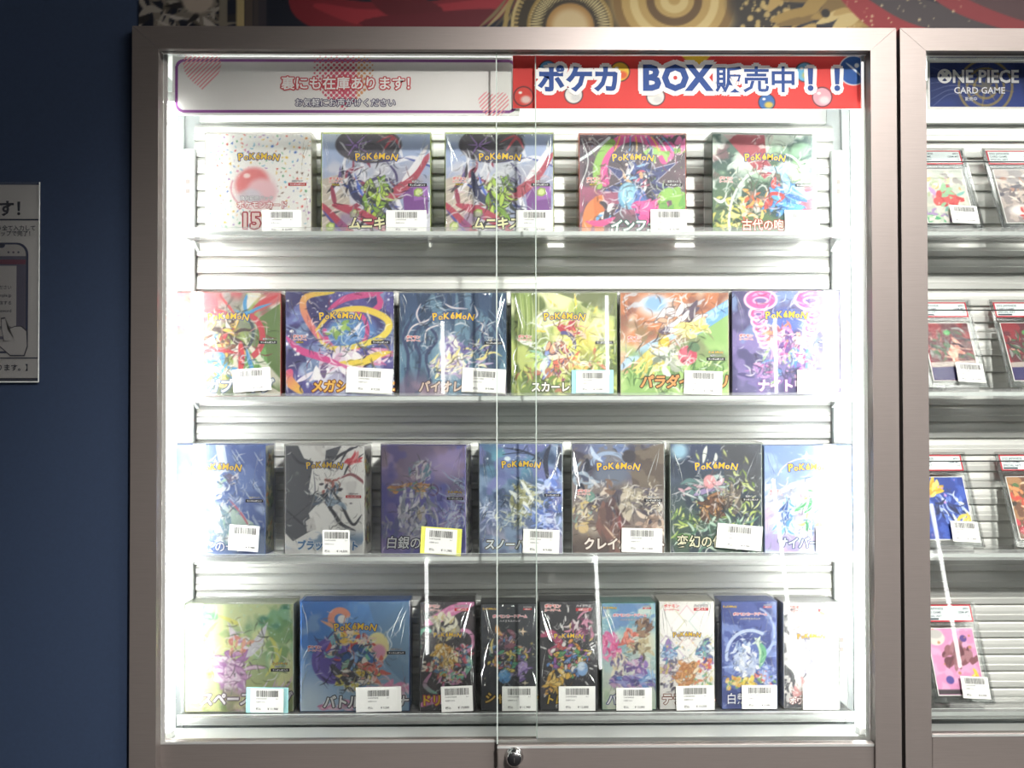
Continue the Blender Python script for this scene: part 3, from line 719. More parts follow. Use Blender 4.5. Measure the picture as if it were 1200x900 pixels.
def a_meadow(A):
    A.grad('9a5a3e', 'c8906a', 80, 0, .6); A.cloud('7a4234', 4, .45, .6, 3, .8, y1=.5); A.cloud('e0bc9a', 4, .54, .68, 6, .9, y1=.6); A.cloud('c87040', 5, .6, .7, 9, .7, y1=.6)
    A.ell(.32, .12, .17, .11, 'd6dce4', soft=.7); A.ell(.32, .1, .11, .08, '7aa4d8', soft=.5)
    A.poly([(.6, .3), (1, .06), (1, .24), (.7, .42)], '5d98d4'); A.poly([(.64, .28), (1, .07), (1, .12), (.66, .32)], '8cc0ec'); A.cloud('c4e0f6', 9, .62, .72, 14, .6, st=(1, 3), rot=-30, y1=.3)
    A.poly([(0, .78), (.3, .6), (.7, .4), (1, .2), (1, 1), (0, 1)], '7fa85a'); A.stroke([(.0, .7), (.12, .6), (.34, .46), (.5, .4)], .04, 'a8c8e8', w2=.02)
    A.cloud('a8c878', 5, .5, .64, 5, .8, y0=.5); A.cloud('4a6c3c', 6, .58, .7, 8, .7, y0=.55); A.cloud('6a6a4c', 5, .6, .7, 18, .7, y0=.3, y1=.6)
    A.swirl(.5, .8, .52, .16, ['5d8a40', '9cc468', 'c4dc90', '3f6432'], 110, 4, (.004, .012), (.06, .16), ang=-80, spread=40)
    A.swirl(.48, .28, .2, .1, ['f0ecea', 'd8ccd0', 'c89a7c', 'ece4e0', '4a3c50'], 22, 6, (.012, .03), (.1, .22), line='4c4048', ang=-25, spread=30); A.swirl(.6, .36, .14, .07, ['e8d878', 'd8c058', 'f0e8a0'], 24, 7, (.012, .026), (.1, .2), ang=-15, spread=20); A.swirl(.3, .58, .12, .1, ['e0d070', 'ece09c', 'c8b450'], 22, 8, (.008, .02), (.1, .2), ang=120, spread=25); A.ell(.4, .46, .05, .07, 'd8b43a', rot=20, soft=.1)
    A.swirl(.44, .6, .09, .09, ['c4c8b8', '9aa090', '6f7a6c', 'dde0d4'], 24, 9, (.012, .03), (.06, .14)); A.ell(.62, .58, .09, .09, 'b83a50', soft=.06); A.ell(.6, .56, .05, .06, 'c85468', soft=.4); A.ell(.68, .5, .06, .045, '4a6a48', rot=30); A.stars(7, 'f4e4e4', .008, .014, 3, (.57, .65, .62, .68))
    A.poly([(0, .95), (1, .95), (1, 1), (0, 1)], 'ecdccc')
def a_loops(A):
    A.grad('4a4574', '55507e', 60); A.cloud('332f5c', 4, .45, .6, 2, .8); A.cloud('7f6cb0', 5, .58, .7, 6, .7); A.cloud('6f90c4', 5, .62, .74, 9, .7); A.ell(.5, .27, .16, .12, '3f55b0', soft=.3)
    def loop(x, y, rx, ry, rot):
        A.ell(x, y, rx + .02, ry + .02, 'f4c4dc', rot=rot); A.ell(x, y, rx, ry, 'd0458c', rot=rot); A.ell(x, y + ry * .1, rx * .55, ry * .42, 'f4c4dc', rot=rot * 1.2); A.ell(x, y + ry * .1, rx * .45, ry * .3, '5c4a88', rot=rot * 1.2); A.stroke([(x - rx * .6, y - ry * .35), (x - rx * .2, y - ry * .65), (x + rx * .2, y - ry * .68)], .012, 'e88abc')
    for sx in (-1, 1):
        for i, (dx, y, rx, ry) in enumerate([(.2, .5, .03, .02), (.205, .45, .045, .028), (.22, .4, .05, .034), (.235, .35, .058, .04), (.25, .28, .062, .042), (.255, .21, .075, .055), (.235, .08, .14, .085)]): loop(.5 + sx * dx, y, rx, ry, sx * (12 - i * 2))
    A.swirl(.5, .42, .17, .05, ['b85848', 'd8784c', 'e8a088', '8a4058'], 22, 4, (.008, .02), (.07, .16)); A.swirl(.5, .5, .1, .1, ['d0458c', 'c03a80', '5a3a80', 'e87ab4', 'f0c8dc'], 24, 5, (.012, .03), (.06, .15)); A.ring(.42, .5, .05, .06, .016, 'e8e4dc', a0=60, a1=300); A.ring(.6, .5, .05, .06, .016, 'e8e4dc', a0=-120, a1=120)
    A.swirl(.5, .7, .26, .1, ['6a4a9c', 'c04a94', '4a78b8', '8fb878', 'd890c0'], 40, 7, (.006, .018), (.08, .2)); A.swirl(.64, .62, .05, .06, ['3f78c8', 'd04a70', 'e8ecf4'], 14, 8, (.006, .016), (.05, .1)); A.swirl(.5, .8, .4, .1, ['403a6c', '6a5c9c', '9c6cb0'], 40, 9, (.008, .02), (.08, .2)); A.stars(60, 'd8c8f0', .002, .008, 5)
def a_ice(A):
    A.grad('4b64a8', '6f88c4', 90); A.cloud('3a4f94', 4, .45, .6, 3, .8); A.cloud('b8ccf0', 4, .58, .72, 6, .8); rg = random.Random(3)
    for i in range(30):
        x, y = rg.uniform(0, 1), rg.uniform(0, .8); A.stroke([(x, y), (x + .05, y + .08), (x + .1, y + .15)] if x > .5 else [(x, y), (x - .05, y + .05), (x - .1, y + .09)], .004, 'd8ecfa')
    A.poly([(.45, 0), (.55, 0), (.6, .3), (.5, .3)], 'dfeaf2', .8); A.swirl(.45, .42, .12, .16, ['f2f4f4', 'd8e4ea', '9cc4b4', 'd89ab0', 'b8d0d8'], 30, 4, (.01, .03), (.08, .2)); A.swirl(.52, .78, .16, .16, ['f0f4f4', '8fbaa4', 'd4e2e2', 'b8d4c8', '7a9cb0'], 34, 5, (.014, .04), (.15, .34), ang=65, spread=25); A.stroke([(.6, .6), (.74, .76), (.86, .96)], .012, 'c85a70'); A.swirl(.64, .4, .05, .07, ['a83a48', 'd8d0d8', '5a5070'], 12, 6, (.008, .016), (.05, .1))
    A.swirl(.3, .95, .2, .1, ['e8eef4', '6f8cc8', 'b8c8e4'], 20, 8, (.01, .03), (.08, .2)); A.ell(.12, 1.04, .07, .09, 'd8708c', soft=.3); A.ell(.06, .82, .07, .1, '9a8ac8', soft=.5)
def a_bolt(A):
    A.fill('f8f6f2'); A.cloud('c8c4c2', 5, .6, .75, 3, .5)
    A.poly([(0, 0), (.16, 0), (.24, .16), (.36, .2), (.3, .55), (.44, .7), (.3, .85), (.36, 1.05), (.1, 1.2), (0, 1.1)], '3b3d46', .95); A.cloud('e6e2de', 4, .62, .68, 8, .9, y1=.3); A.poly([(.52, .06), (.72, 0), (.62, .2), (.5, .3)], '4a4c56')
    for p, w in (([(.05, .05), (.16, .2), (.3, .24)], .02), ([(.94, 0), (.7, .12), (.56, .26), (.62, .32)], .02), ([(1, .1), (.82, .24), (.74, .4)], .014), ([(.6, .56), (.7, .7), (.86, .98), (.98, .86)], .02), ([(.5, .7), (.62, .84), (.72, .98), (.9, 1.06)], .026), ([(.66, .3), (.8, .06), (.92, .02)], .012), ([(0, .8), (.14, .92), (.24, 1.0)], .016), ([(0, .96), (.16, .86), (.32, .72)], .006)): A.stroke(p, w, '2f3038', w2=.003)
    A.stroke([(.68, .42), (.84, .36), (.98, .44), (1, .48)], .02, '8a4a50'); A.swirl(.82, .2, .09, .05, ['d8505a', 'e88a8c', 'c83844'], 14, 4, (.01, .02), (.06, .16), ang=-40, spread=20); A.swirl(.56, .5, .09, .08, ['7a4a40', 'e8b8b0', '3a3440', 'eceae6', 'a85a54'], 22, 6, (.008, .02), (.05, .12)); A.swirl(.58, .68, .12, .1, ['2f323c', 'eceae6', '8aa0b8', '4a5568'], 24, 7, (.01, .03), (.07, .18))
    A.ell(.7, .55, .04, .022, '2f3038', rot=-15); A.ell(.84, .72, .02, .01, '2f3038'); A.poly([(.26, .95), (.36, .88), (.4, 1.05), (.28, 1.08)], 'd8d4d0'); A.cloud('4f78a8', 6, .5, .6, 14, .9, y0=1.12, y1=1.24)
    A.stroke([(.3, .85), (.38, .6), (.36, .3)], .008, '6a6c76')
def a_lilac(A):
    A.grad('6f62a4', '5a62c0', 0); A.cloud('b49cd0', 4, .5, .66, 3, .8); A.cloud('4a48a0', 4, .56, .7, 6, .8); A.cloud('8c7480', 4, .56, .7, 9, .6, y1=.6); A.ell(.75, .24, .25, .18, 'c8b0e8', soft=.7, al=.8)
    rg = random.Random(2)
    for i in range(26): x = rg.uniform(.6, 1); y = rg.uniform(.2, .8); A.stroke([(x, y), (x + .1, y + .05 + rg.random() * .1), (x + .25, y + .14)], .004, 'b8dcf8')
    A.swirl(.42, .66, .22, .24, ['a8b0bc', 'd8d4dc', '7c8498', 'e8e8f0', '5c6480', 'b8a890'], 50, 4, (.01, .03), (.1, .26), ang=95, spread=35); A.swirl(.46, .34, .14, .12, ['9aa4b8', 'd0b0c8', '5f88a0', 'e0d8e0'], 24, 5, (.01, .024), (.08, .18), ang=-70, spread=40); A.swirl(.3, .5, .26, .06, ['d89a5c', 'e8b478', 'b87a4c', '5f8a80'], 26, 6, (.008, .02), (.06, .16), ang=0, spread=20)
    A.ring(.62, .52, .06, .06, .009, '5a4470', a0=-120, a1=120); A.swirl(.3, 1.0, .3, .16, ['8a88a4', '6a6c94', 'b4b0c4', '54588c'], 40, 7, (.01, .03), (.08, .2)); A.swirl(.85, .95, .14, .2, ['b8c8f0', '6f7cd0', 'e0e8fc'], 24, 8, (.006, .014), (.08, .2), ang=-60, spread=30)
def a_frost(A):
    A.grad('3a5a80', '5a6488', 90); A.ell(.36, .22, .3, .2, '5fa4b8', soft=.8); A.cloud('2a3858', 4, .5, .64, 3, .8); A.cloud('8aa4c8', 5, .6, .74, 6, .7); A.cloud('6a6ab0', 4, .6, .72, 9, .7)
    for p, w in (([(.3, .05), (.5, .08), (.7, .16), (.8, .26)], .012), ([(.28, .13), (.44, .11), (.6, .12)], .006), ([(.86, 0), (.8, .2), (.84, .5)], .03), ([(.96, 0), (.98, .2), (.94, .4)], .03), ([(.56, .3), (.64, .2), (.72, .1)], .008), ([(.4, .05), (.5, .1), (.58, .02)], .005)): A.stroke(p, w, '1f2438', w2=.004)
    A.swirl(.5, .62, .16, .2, ['d8dcd0', '8a8a5c', 'b8b890', 'e8ece8', '6c7050', 'f0f0ea'], 36, 4, (.01, .028), (.1, .24), ang=60, spread=40); A.swirl(.16, .82, .14, .2, ['a4b4d8', '5c6c9c', 'd0d8ec', '7c84b0'], 40, 5, (.006, .014), (.07, .18)); A.swirl(.4, .92, .2, .12, ['c8c8a0', '7f8a78', 'e0e0c8', '9ab0c8'], 36, 6, (.005, .012), (.06, .16)); A.swirl(.88, .52, .1, .16, ['8aa4e8', 'b0c4f4', '5c78cc', 'd0dcfa'], 26, 7, (.012, .03), (.07, .16)); A.swirl(.8, .9, .2, .16, ['6f8cd8', 'a8bcf0', '4a62b0', 'd4dcf4'], 40, 8, (.008, .022), (.08, .2))
    A.stroke([(.48, .42), (.58, .56), (.66, .72)], .02, 'f0f2ee'); A.ell(.34, .18, .04, .03, 'e4f0f4', soft=.3); A.stars(30, 'e8f0f8', .004, .016, 3); A.cloud('a49cb4', 5, .5, .64, 14, .8, y0=1.06)
def a_clay(A):
    A.grad('4a4a66', '6a5a50', 90); A.ell(.5, .1, .34, .22, '5c70a0', soft=.6); A.cloud('2f2c3a', 4, .48, .62, 3, .8); A.cloud('8a7c70', 5, .56, .7, 6, .6); A.cloud('c8bca4', 6, .56, .62, 9, .85, y0=.45, y1=.95)
    A.poly([(.62, .1), (1, 0), (1, .5), (.66, .46)], '4c4038', .9); A.cloud('6f6254', 10, .5, .6, 12, .6, y1=.5); A.ell(.42, .34, .2, .12, '5a6478', soft=.4); A.ring(.4, .22, .18, .12, .02, '8ea4c4', a0=180, a1=350); A.stroke([(.2, .02), (.24, .12), (.34, .2)], .024, 'b4c8e4'); A.ell(.62, .14, .08, .08, '2f2c34', soft=.2)
    A.swirl(.42, .8, .13, .24, ['5c4440', '6f4a44', '4a3638', '8a6458', '7a3c3c'], 44, 4, (.016, .045), (.12, .28), ang=90, spread=25); A.swirl(.4, .5, .06, .05, ['b8a494', '6f5448', 'd0c0b0'], 12, 5, (.01, .022), (.06, .12)); A.swirl(.68, .62, .08, .12, ['3f3c40', '7c7468', 'b4a890'], 24, 6, (.01, .024), (.06, .16)); A.swirl(.1, .38, .14, .1, ['1f2230', '3a4058', '8ea0b4'], 20, 7, (.012, .03), (.1, .2))
    A.swirl(.14, .74, .14, .16, ['d4c8b0', '6a8a84', 'a8a090', '5c4c48', 'c8b070'], 44, 8, (.006, .016), (.04, .1)); A.ell(.2, .58, .05, .06, '5c8478', soft=.1); A.ell(.12, .92, .06, .06, 'c8ac78', soft=.2); A.swirl(.84, .6, .12, .14, ['e4dac4', '4c403a', 'c8bca4'], 60, 9, (.004, .01), (.03, .07)); A.ring(.9, .88, .09, .1, .014, 'c8a890'); A.swirl(.86, .92, .12, .12, ['a88c7c', 'd4c0ac', '7a6458'], 24, 10, (.01, .024), (.08, .18))
    A.stroke([(.34, .88), (.46, 1.02), (.6, 1.14)], .01, 'd8b89c'); A.cloud('3a302e', 5, .48, .6, 15, .8, y0=1.05)
def a_mask(A):
    A.grad('2c3450', '34483c', 80); A.cloud('1f2838', 4, .45, .6, 3, .8); A.cloud('4a5878', 5, .6, .74, 6, .6, y1=.4); A.poly([(.55, 0), (1, 0), (1, .6), (.6, .4)], '3f3f42', .7); A.ell(.1, .08, .1, .1, '8ab4cc', soft=.6)
    A.swirl(.78, .62, .2, .28, ['8aa840', 'b4c860', '5c7830', 'd0dc8c'], 40, 4, (.006, .014), (.06, .16)); A.swirl(.2, .82, .2, .18, ['9cb850', 'c8d478', '4c6c3c', '2c4034'], 44, 5, (.006, .014), (.06, .16)); A.swirl(.6, 1.02, .4, .18, ['3c6450', '8ab49c', '243c38', 'b8d4bc', '507c68'], 60, 6, (.006, .016), (.1, .24))
    A.stroke([(.36, .22), (.38, .1), (.4, .02)], .022, 'dce0d8'); A.stroke([(.46, .24), (.5, .16), (.5, .1)], .018, 'dce0d8')
    A.swirl(.3, .48, .22, .12, ['6f9c98', 'a8c4c0', '8a78a8', 'd4dcd8', '4c7070', 'c89ca8'], 40, 7, (.01, .03), (.12, .26), line='2a3038', ang=20, spread=50); A.ell(.43, .42, .07, .08, 'd88c90', soft=.2); A.swirl(.42, .68, .14, .1, ['8a5c3c', 'c88c50', '5c3a2c', 'e4b878', '3c2820'], 34, 8, (.012, .03), (.08, .18), line='2a1c18', ang=30, spread=60); A.swirl(.66, .66, .1, .14, ['4c4440', '2c2a2c', '9c8c78'], 18, 9, (.012, .026), (.12, .24), ang=-60, spread=20)
    for x, y in ((.6, .1), (.84, .18), (.84, .42), (.7, .3), (.3, .14)): A.ell(x, y, .012, .045, 'b8c070', rot=-25, soft=.4)
    A.stars(24, 'dfe8d8', .003, .01, 3); A.ell(.14, 1.04, .1, .05, '4c7c34', soft=.3)
def a_sky(A):
    A.grad('6a86c0', 'b0bcd8', 95); A.cloud('8aa8d8', 4, .5, .66, 3, .8, y1=.5); A.cloud('d0e0f4', 4, .6, .74, 6, .8, y1=.5); A.stars(30, 'f4f8ff', .003, .009, 2, (0, 1, 0, .4)); A.ring(.5, .4, .36, .26, .008, 'd4c4e0', a0=195, a1=345, al=.8); A.twinkle(.48, .12, .06, 'fdf0dc')
    A.poly([(0, .6), (.3, .42), (.7, .32), (.8, .6), (.6, .9), (0, .96)], 'b4b8cc'); A.cloud('8088a4', 6, .55, .62, 9, .8, st=(.6, 3), rot=-25, y0=.5, y1=.95); A.cloud('e4e6f0', 6, .58, .66, 12, .8, st=(.6, 3), rot=-25, y0=.4, y1=.95); A.cloud('9a84c0', 5, .52, .66, 15, .8, y0=.95); A.cloud('c8a8d4', 5, .6, .7, 18, .7, y0=.6)
    for cx, cy, pal, sd in ((.24, .74, ['2f5ca8', '4a88c8', '6fb0d8', '24468c'], 4), (.52, .72, ['3c9c54', '64c078', '2c7c44', 'a8d85c', '5070c0'], 5), (.7, .76, ['e0a03c', 'f0c868', '5c6478', 'e8eaf0', '8a94a8'], 6)): A.swirl(cx, cy, .09, .18, pal, 26, sd, (.01, .026), (.08, .2), line='f2f4fa', ang=95, spread=45)
    A.stroke([(.44, .5), (.58, .5), (.76, .36)], .018, '4caa60', line='eef4ee'); A.ell(.56, .48, .03, .032, 'd8788c'); A.ell(.62, .9, .04, .045, 'd8a050', soft=.2); A.stroke([(.4, .54), (.44, .6), (.5, .64)], .014, 'd07888')
def a_glade(A):
    A.grad('4c8c64', 'b4b878', 85); A.cloud('2c6c58', 5, .45, .6, 3, .8, y1=.4); A.cloud('88c08c', 6, .58, .7, 6, .8, y1=.6); A.cloud('e4e4a0', 4, .56, .7, 9, .8); A.glow(.45, .4, .3, 'e4e08c', .7); A.cloud('5c8c4c', 5, .58, .7, 12, .8); A.stars(80, 'b4e4d0', .003, .01, 4, (0, 1, 0, .35), .7)
    for p in ([(.1, .5), (.2, .28), (.3, .16)], [(.86, .6), (.84, .4), (.78, .3)], [(.3, .1), (.44, .16), (.52, .2)], [(.74, .68), (.84, .54), (.9, .4)], [(.14, .6), (.14, .4), (.22, .24)]): A.stroke(p, .02, 'ded85c', al=.8)
    A.swirl(.36, .58, .17, .14, ['c48cc0', 'e4c0dc', 'a86cae', 'f0dcec', 'b47cbc'], 36, 4, (.014, .036), (.1, .24), line='8c548c', ang=30, spread=60); A.swirl(.44, .8, .1, .12, ['c890c4', 'b078b8', 'e8ccE4'], 18, 5, (.02, .04), (.1, .2), ang=70, spread=20); A.poly([(.56, .5), (.6, .38), (.77, .16), (.72, .38), (.62, .48)], 'd8d4e0'); A.poly([(.4, .18), (.5, .3), (.42, .36)], 'e4d4e4'); A.swirl(.5, .38, .07, .06, ['d87c70', 'b884b4', 'f0e4ec', 'e49c84'], 16, 6, (.01, .022), (.05, .12)); A.ell(.24, .66, .035, .045, 'dcc058', soft=.2); A.swirl(.76, .82, .14, .03, ['ecd8e8', 'd4a8d0'], 10, 7, (.006, .012), (.12, .22), ang=-15, spread=15)
    A.cloud('c8c47c', 5, .45, .6, 15, .8, y0=.84); A.cloud('6f7c44', 6, .58, .68, 18, .7, y0=.8)
def a_partners(A):
    A.grad('2f6cc4', '7ca4c4', 35, .2, 1.1); A.rays(.42, .42, 26, '5c98dc', .1, 1.0, .4, .5, 3); A.ell(.02, .92, .4, .34, 'd4e4f0', soft=.9, al=.9); A.poly([(.62, 0), (1, 0), (1, .8), (.8, .6)], '54789c', .5); A.cloud('90b0cc', 5, .58, .72, 5, .5)
    A.stroke([(.96, .1), (.86, .22), (.8, .3), (.84, .4), (.78, .5)], .007, 'dcecf4'); A.stroke([(.9, .14), (.92, .24), (.84, .34)], .004, 'dcecf4')
    A.ell(.3, .54, .2, .22, '4c3c9c', soft=.05); A.ring(.3, .54, .15, .17, .012, '6c58b8'); A.ring(.36, .16, .08, .08, .03, 'e48c70', a0=120, a1=330); A.ell(.38, .16, .04, .04, 'eceae4'); A.stroke([(.18, .17), (.28, .22), (.36, .27)], .014, 'e8a070')
    A.ell(.71, .42, .11, .14, 'ece098', soft=.1); A.ell(.72, .46, .07, .07, 'dc90b0', soft=.3)
    A.swirl(.5, .33, .13, .05, ['e06c44', 'f0c048', 'c83c3c', 'f4e4c0'], 22, 4, (.012, .026), (.06, .15)); A.swirl(.33, .42, .06, .13, ['c03840', 'e8e4dc', '3c4454', '6cb8c0', 'dcc49c'], 24, 5, (.008, .018), (.06, .14)); A.swirl(.52, .5, .1, .12, ['2c5cb0', '4078cc', '24488c', '78a8e0'], 24, 6, (.02, .04), (.1, .2), line='1c3058', ang=80, spread=40); A.swirl(.52, .68, .16, .08, ['e4c040', 'f4ece0', 'e8a08c', '7cb494', '303038', 'ecd468'], 40, 7, (.014, .032), (.06, .16), line='2c2830'); A.swirl(.46, .78, .1, .05, ['2c2c34', 'e8e8e8', 'b8c4cc', 'd8c84c'], 18, 8, (.014, .03), (.05, .1)); A.swirl(.7, .62, .05, .06, ['d85c50', 'e88070'], 10, 9, (.012, .024), (.06, .14)); A.swirl(.62, .44, .03, .05, ['345c6c', '6cc4a0'], 8, 9, (.008, .016), (.04, .08))
    A.swirl(.8, .82, .24, .08, ['e4a4c4', 'f0d0e0', 'd07ca8', 'ec8cb8'], 26, 11, (.014, .03), (.08, .2), ang=20, spread=60); A.swirl(.5, .97, .4, .03, ['e08cb4', 'f0c8dc', 'c86c9c'], 26, 12, (.01, .02), (.06, .14), ang=0, spread=30)
def a_dream(A):
    A.fill('2c2a2e'); A.cloud('3c3438', 4, .5, .7, 2, .8)
    A.stroke([(.1, .4), (.35, .28), (.7, .1), (1, .02)], .1, 'd070a4', w2=.03); A.stroke([(.3, .32), (.6, .16), (.9, .1)], .02, 'e8a4c8'); A.ring(.1, .72, .14, .22, .034, '6cbc9c', a0=150, a1=300); A.ring(.8, .72, .18, .2, .034, 'd888b4', a0=-100, a1=80); A.stroke([(.76, .94), (.92, 1.1), (.8, 1.34), (.6, 1.44)], .045, '74c0a0', w2=.01); A.stroke([(.2, 1.3), (.08, 1.5), (.16, 1.62), (.3, 1.68)], .04, 'd070a4', c2='6cbc9c', w2=.01); A.stroke([(0, 1.9), (.3, 1.8), (.6, 1.9)], .07, 'd070a4', w2=.03)
    A.swirl(.42, .54, .2, .2, ['d8d4b0', 'a8a48c', 'c8b87c', 'e8e4cc'], 26, 4, (.02, .045), (.14, .3), ang=-80, spread=40); A.swirl(.46, 1.02, .16, .28, ['e4b448', 'f0d078', 'c88c34', 'f4e4b0', 'd89c40'], 50, 5, (.016, .045), (.1, .24), line='6c4820', ang=90, spread=70); A.swirl(.78, 1.0, .14, .2, ['4c4460', '8c7c9c', 'e4dcd4', 'c84c5c', '5c8cb0'], 36, 6, (.012, .026), (.06, .14)); A.swirl(.28, 1.2, .18, .16, ['5c4438', 'b84448', '486c9c', 'e8d8c0'], 34, 7, (.012, .028), (.06, .14)); A.swirl(.6, 1.4, .26, .12, ['e8e0d8', 'b8485c', '6cbc9c', 'e8c45c', 'c87cb0'], 40, 8, (.01, .024), (.08, .18)); A.stars(24, 'f4ecd8', .008, .022, 9)
def a_treasure(A):
    A.fill('2a2c32'); A.cloud('34363e', 4, .5, .7, 2, .8); A.swirl(.5, 1.0, .34, .34, ['c85c5c', '6c4c7c', '4c9c74', 'e4c454', '3c6cac', 'd8905c', '8c84b4', 'b8c4c8', '8cb45c'], 90, 4, (.012, .032), (.06, .18), line='1c1c20'); A.swirl(.5, .7, .2, .12, ['5c4458', '844c5c', '3c3440'], 16, 5, (.02, .04), (.1, .24)); A.stroke([(.2, .9), (.18, .74), (.22, .62)], .02, 'e8d070'); A.stroke([(.28, .38), (.3, .5), (.38, .56)], .04, 'e4984c', w2=.01); A.ell(.42, 1.32, .12, .13, '4c8ccc', soft=.1); A.ell(.4, 1.28, .08, .08, '6cacE4', soft=.4); A.swirl(.72, 1.3, .1, .14, ['7c5ca4', '9c80c0', '5c4484'], 16, 6, (.02, .04), (.12, .22), ang=-60, spread=25); A.twinkle(.76, .5, .09, 'ecc8a4'); A.twinkle(.8, 1.44, .06, 'ecd8b4'); A.twinkle(.1, .8, .05, 'e8d8c0'); A.stars(30, 'f0dc94', .006, .02, 7); A.twinkle(.92, .72, .04, 'ecc85c')
def a_party(A):
    A.fill('26262a'); A.swirl(.72, .42, .18, .24, ['a44c70', 'd8c8cc', '5c2c48', 'c87c98'], 30, 3, (.014, .03), (.1, .22)); A.stroke([(.0, .6), (.2, .56), (.34, .76), (.16, .86)], .07, 'a03c5c', w2=.02); A.swirl(.5, 1.04, .34, .3, ['d84c50', 'e8c040', '4c9c5c', '4c78c0', 'e8e4e0', '8c4c9c', 'e08c3c', 'c8788c', '38343c'], 110, 4, (.012, .034), (.06, .17), line='1a1a1e'); A.ell(.74, 1.18, .1, .13, '7ca8dc', soft=.1); A.ell(.72, 1.14, .07, .08, 'd4e4f4', soft=.4); A.swirl(.3, 1.38, .2, .12, ['e8b444', 'f0cc6c', 'd09430'], 26, 5, (.02, .04), (.08, .18), line='3c2c18'); rg = random.Random(5)
    for i in range(34):
        a = rg.uniform(0, 6.28); r = rg.uniform(.42, .75); x = .5 + r * .8 * math.cos(a); y = 1.0 + r * 1.2 * math.sin(a); A.stroke([(x, y), (x + .03 * math.cos(a), y + .04 * math.sin(a)), (x + .06 * math.cos(a), y + .08 * math.sin(a))], .011, rg.choice(['f2f2ee', 'f2f2ee', 'e8c04c']), w2=.007)
    A.swirl(.1, 1.6, .1, .06, ['e8e4e0', 'e0a03c', '38343c'], 12, 6, (.02, .03), (.06, .12)); A.stars(24, 'f0e8d0', .008, .018, 7)
def a_region(A):
    A.grad('5c94b0', 'a8b8a4', 90); A.cloud('d4dcc8', 4, .5, .66, 3, .8); A.cloud('88b4b8', 5, .58, .7, 6, .8); A.cloud('5478b0', 4, .6, .7, 9, .8, y1=.5); A.ell(.8, .74, .26, .3, 'd8d0b0', soft=.7, al=.8); A.ell(.5, 1.4, .5, .4, 'dcd8cc', soft=.8, al=.8)
    A.swirl(.13, .86, .13, .24, ['d04880', 'e478a4', 'b83468', 'c85c94'], 36, 4, (.02, .045), (.1, .22), ang=-80, spread=50); A.swirl(.5, .66, .1, .12, ['c85c50', 'e08470', 'a84440'], 22, 5, (.02, .04), (.08, .18)); A.swirl(.72, .5, .12, .14, ['6c4c40', '8c6c54', '4c3834'], 24, 6, (.02, .045), (.12, .24), ang=-40, spread=40); A.swirl(.74, .84, .14, .12, ['8c7c5c', '4c4440', 'b4a47c', 'c8b488'], 30, 7, (.014, .034), (.1, .22)); A.swirl(.3, 1.1, .14, .2, ['d4c49c', '7c6884', '54507c', 'e4dcc4'], 34, 8, (.016, .036), (.1, .22), ang=80, spread=40); A.swirl(.66, 1.2, .14, .14, ['6c4c94', '8c6cb4', '54407c', 'c8a0c0'], 30, 9, (.02, .04), (.08, .2)); A.swirl(.5, 1.45, .4, .12, ['6c5ca4', '5078b8', '8c90c8', '44407c', 'b48cb4'], 50, 10, (.02, .045), (.1, .26), ang=10, spread=30); A.swirl(.9, 1.4, .1, .1, ['7ca4d0', 'b4d0e8'], 14, 11, (.012, .026), (.1, .2)); A.cloud('94b48c', 6, .55, .66, 14, .6, y0=1.6)
def a_festival(A):
    A.fill('e8e5e0'); A.cloud('d4d0d0', 4, .55, .7, 2, .5)
    for x, y, c in ((.5, .45, 'd8a8b8'), (.14, .36, 'c8c8a0'), (.86, .36, 'b0c8c8'), (.5, 1.0, 'd4b0a0'), (.12, 1.0, 'c0a8c8'), (.88, 1.0, 'c8c890')):
        A.poly([(x, y - .38), (x + .32, y), (x, y + .38), (x - .32, y)], 'f2f0ec', .7)
        for a, b in (((0, -.38), (.32, 0)), ((.32, 0), (0, .38)), ((0, .38), (-.32, 0)), ((-.32, 0), (0, -.38))): A.stroke([(x + a[0], y + a[1]), (x + (a[0] + b[0]) / 2, y + (a[1] + b[1]) / 2), (x + b[0], y + b[1])], .007, c, w2=.007)
    A.swirl(.16, .92, .13, .16, ['4c78b8', '98b8dc', '8c6cb0', 'e0e8f0', '54a0a8'], 40, 4, (.014, .03), (.06, .15), line='5c6478'); A.swirl(.82, .9, .14, .15, ['5c98b8', 'a8c8d8', '4c5c98', 'e4ecf0', '74b4a0'], 40, 5, (.014, .03), (.06, .15), line='5c6478'); A.swirl(.84, 1.16, .12, .12, ['d8584c', '4c4484', 'e4a05c', '8c5c9c'], 30, 6, (.014, .028), (.06, .14)); A.swirl(.2, 1.24, .14, .14, ['e8e0d8', 'b088a8', '5c5c74', 'e0c46c'], 34, 7, (.012, .028), (.06, .14), line='6c6070'); A.swirl(.5, 1.34, .16, .2, ['d89858', 'e8bc84', 'b87440', 'f0dcb8', 'c88450'], 44, 8, (.024, .05), (.08, .18), line='7c4c30'); A.swirl(.8, 1.46, .14, .12, ['74a878', 'ecd880', 'd87c5c', 'e8e8e0'], 30, 9, (.012, .026), (.06, .14)); A.swirl(.16, 1.56, .14, .12, ['484450', 'e4e0dc', '8c88a0'], 26, 10, (.012, .028), (.06, .14)); A.stars(24, 'e8c45c', .01, .025, 3, (.05, .95, .7, 1.6)); A.stars(14, '54b0c0', .01, .022, 13, (.05, .95, .7, 1.6))
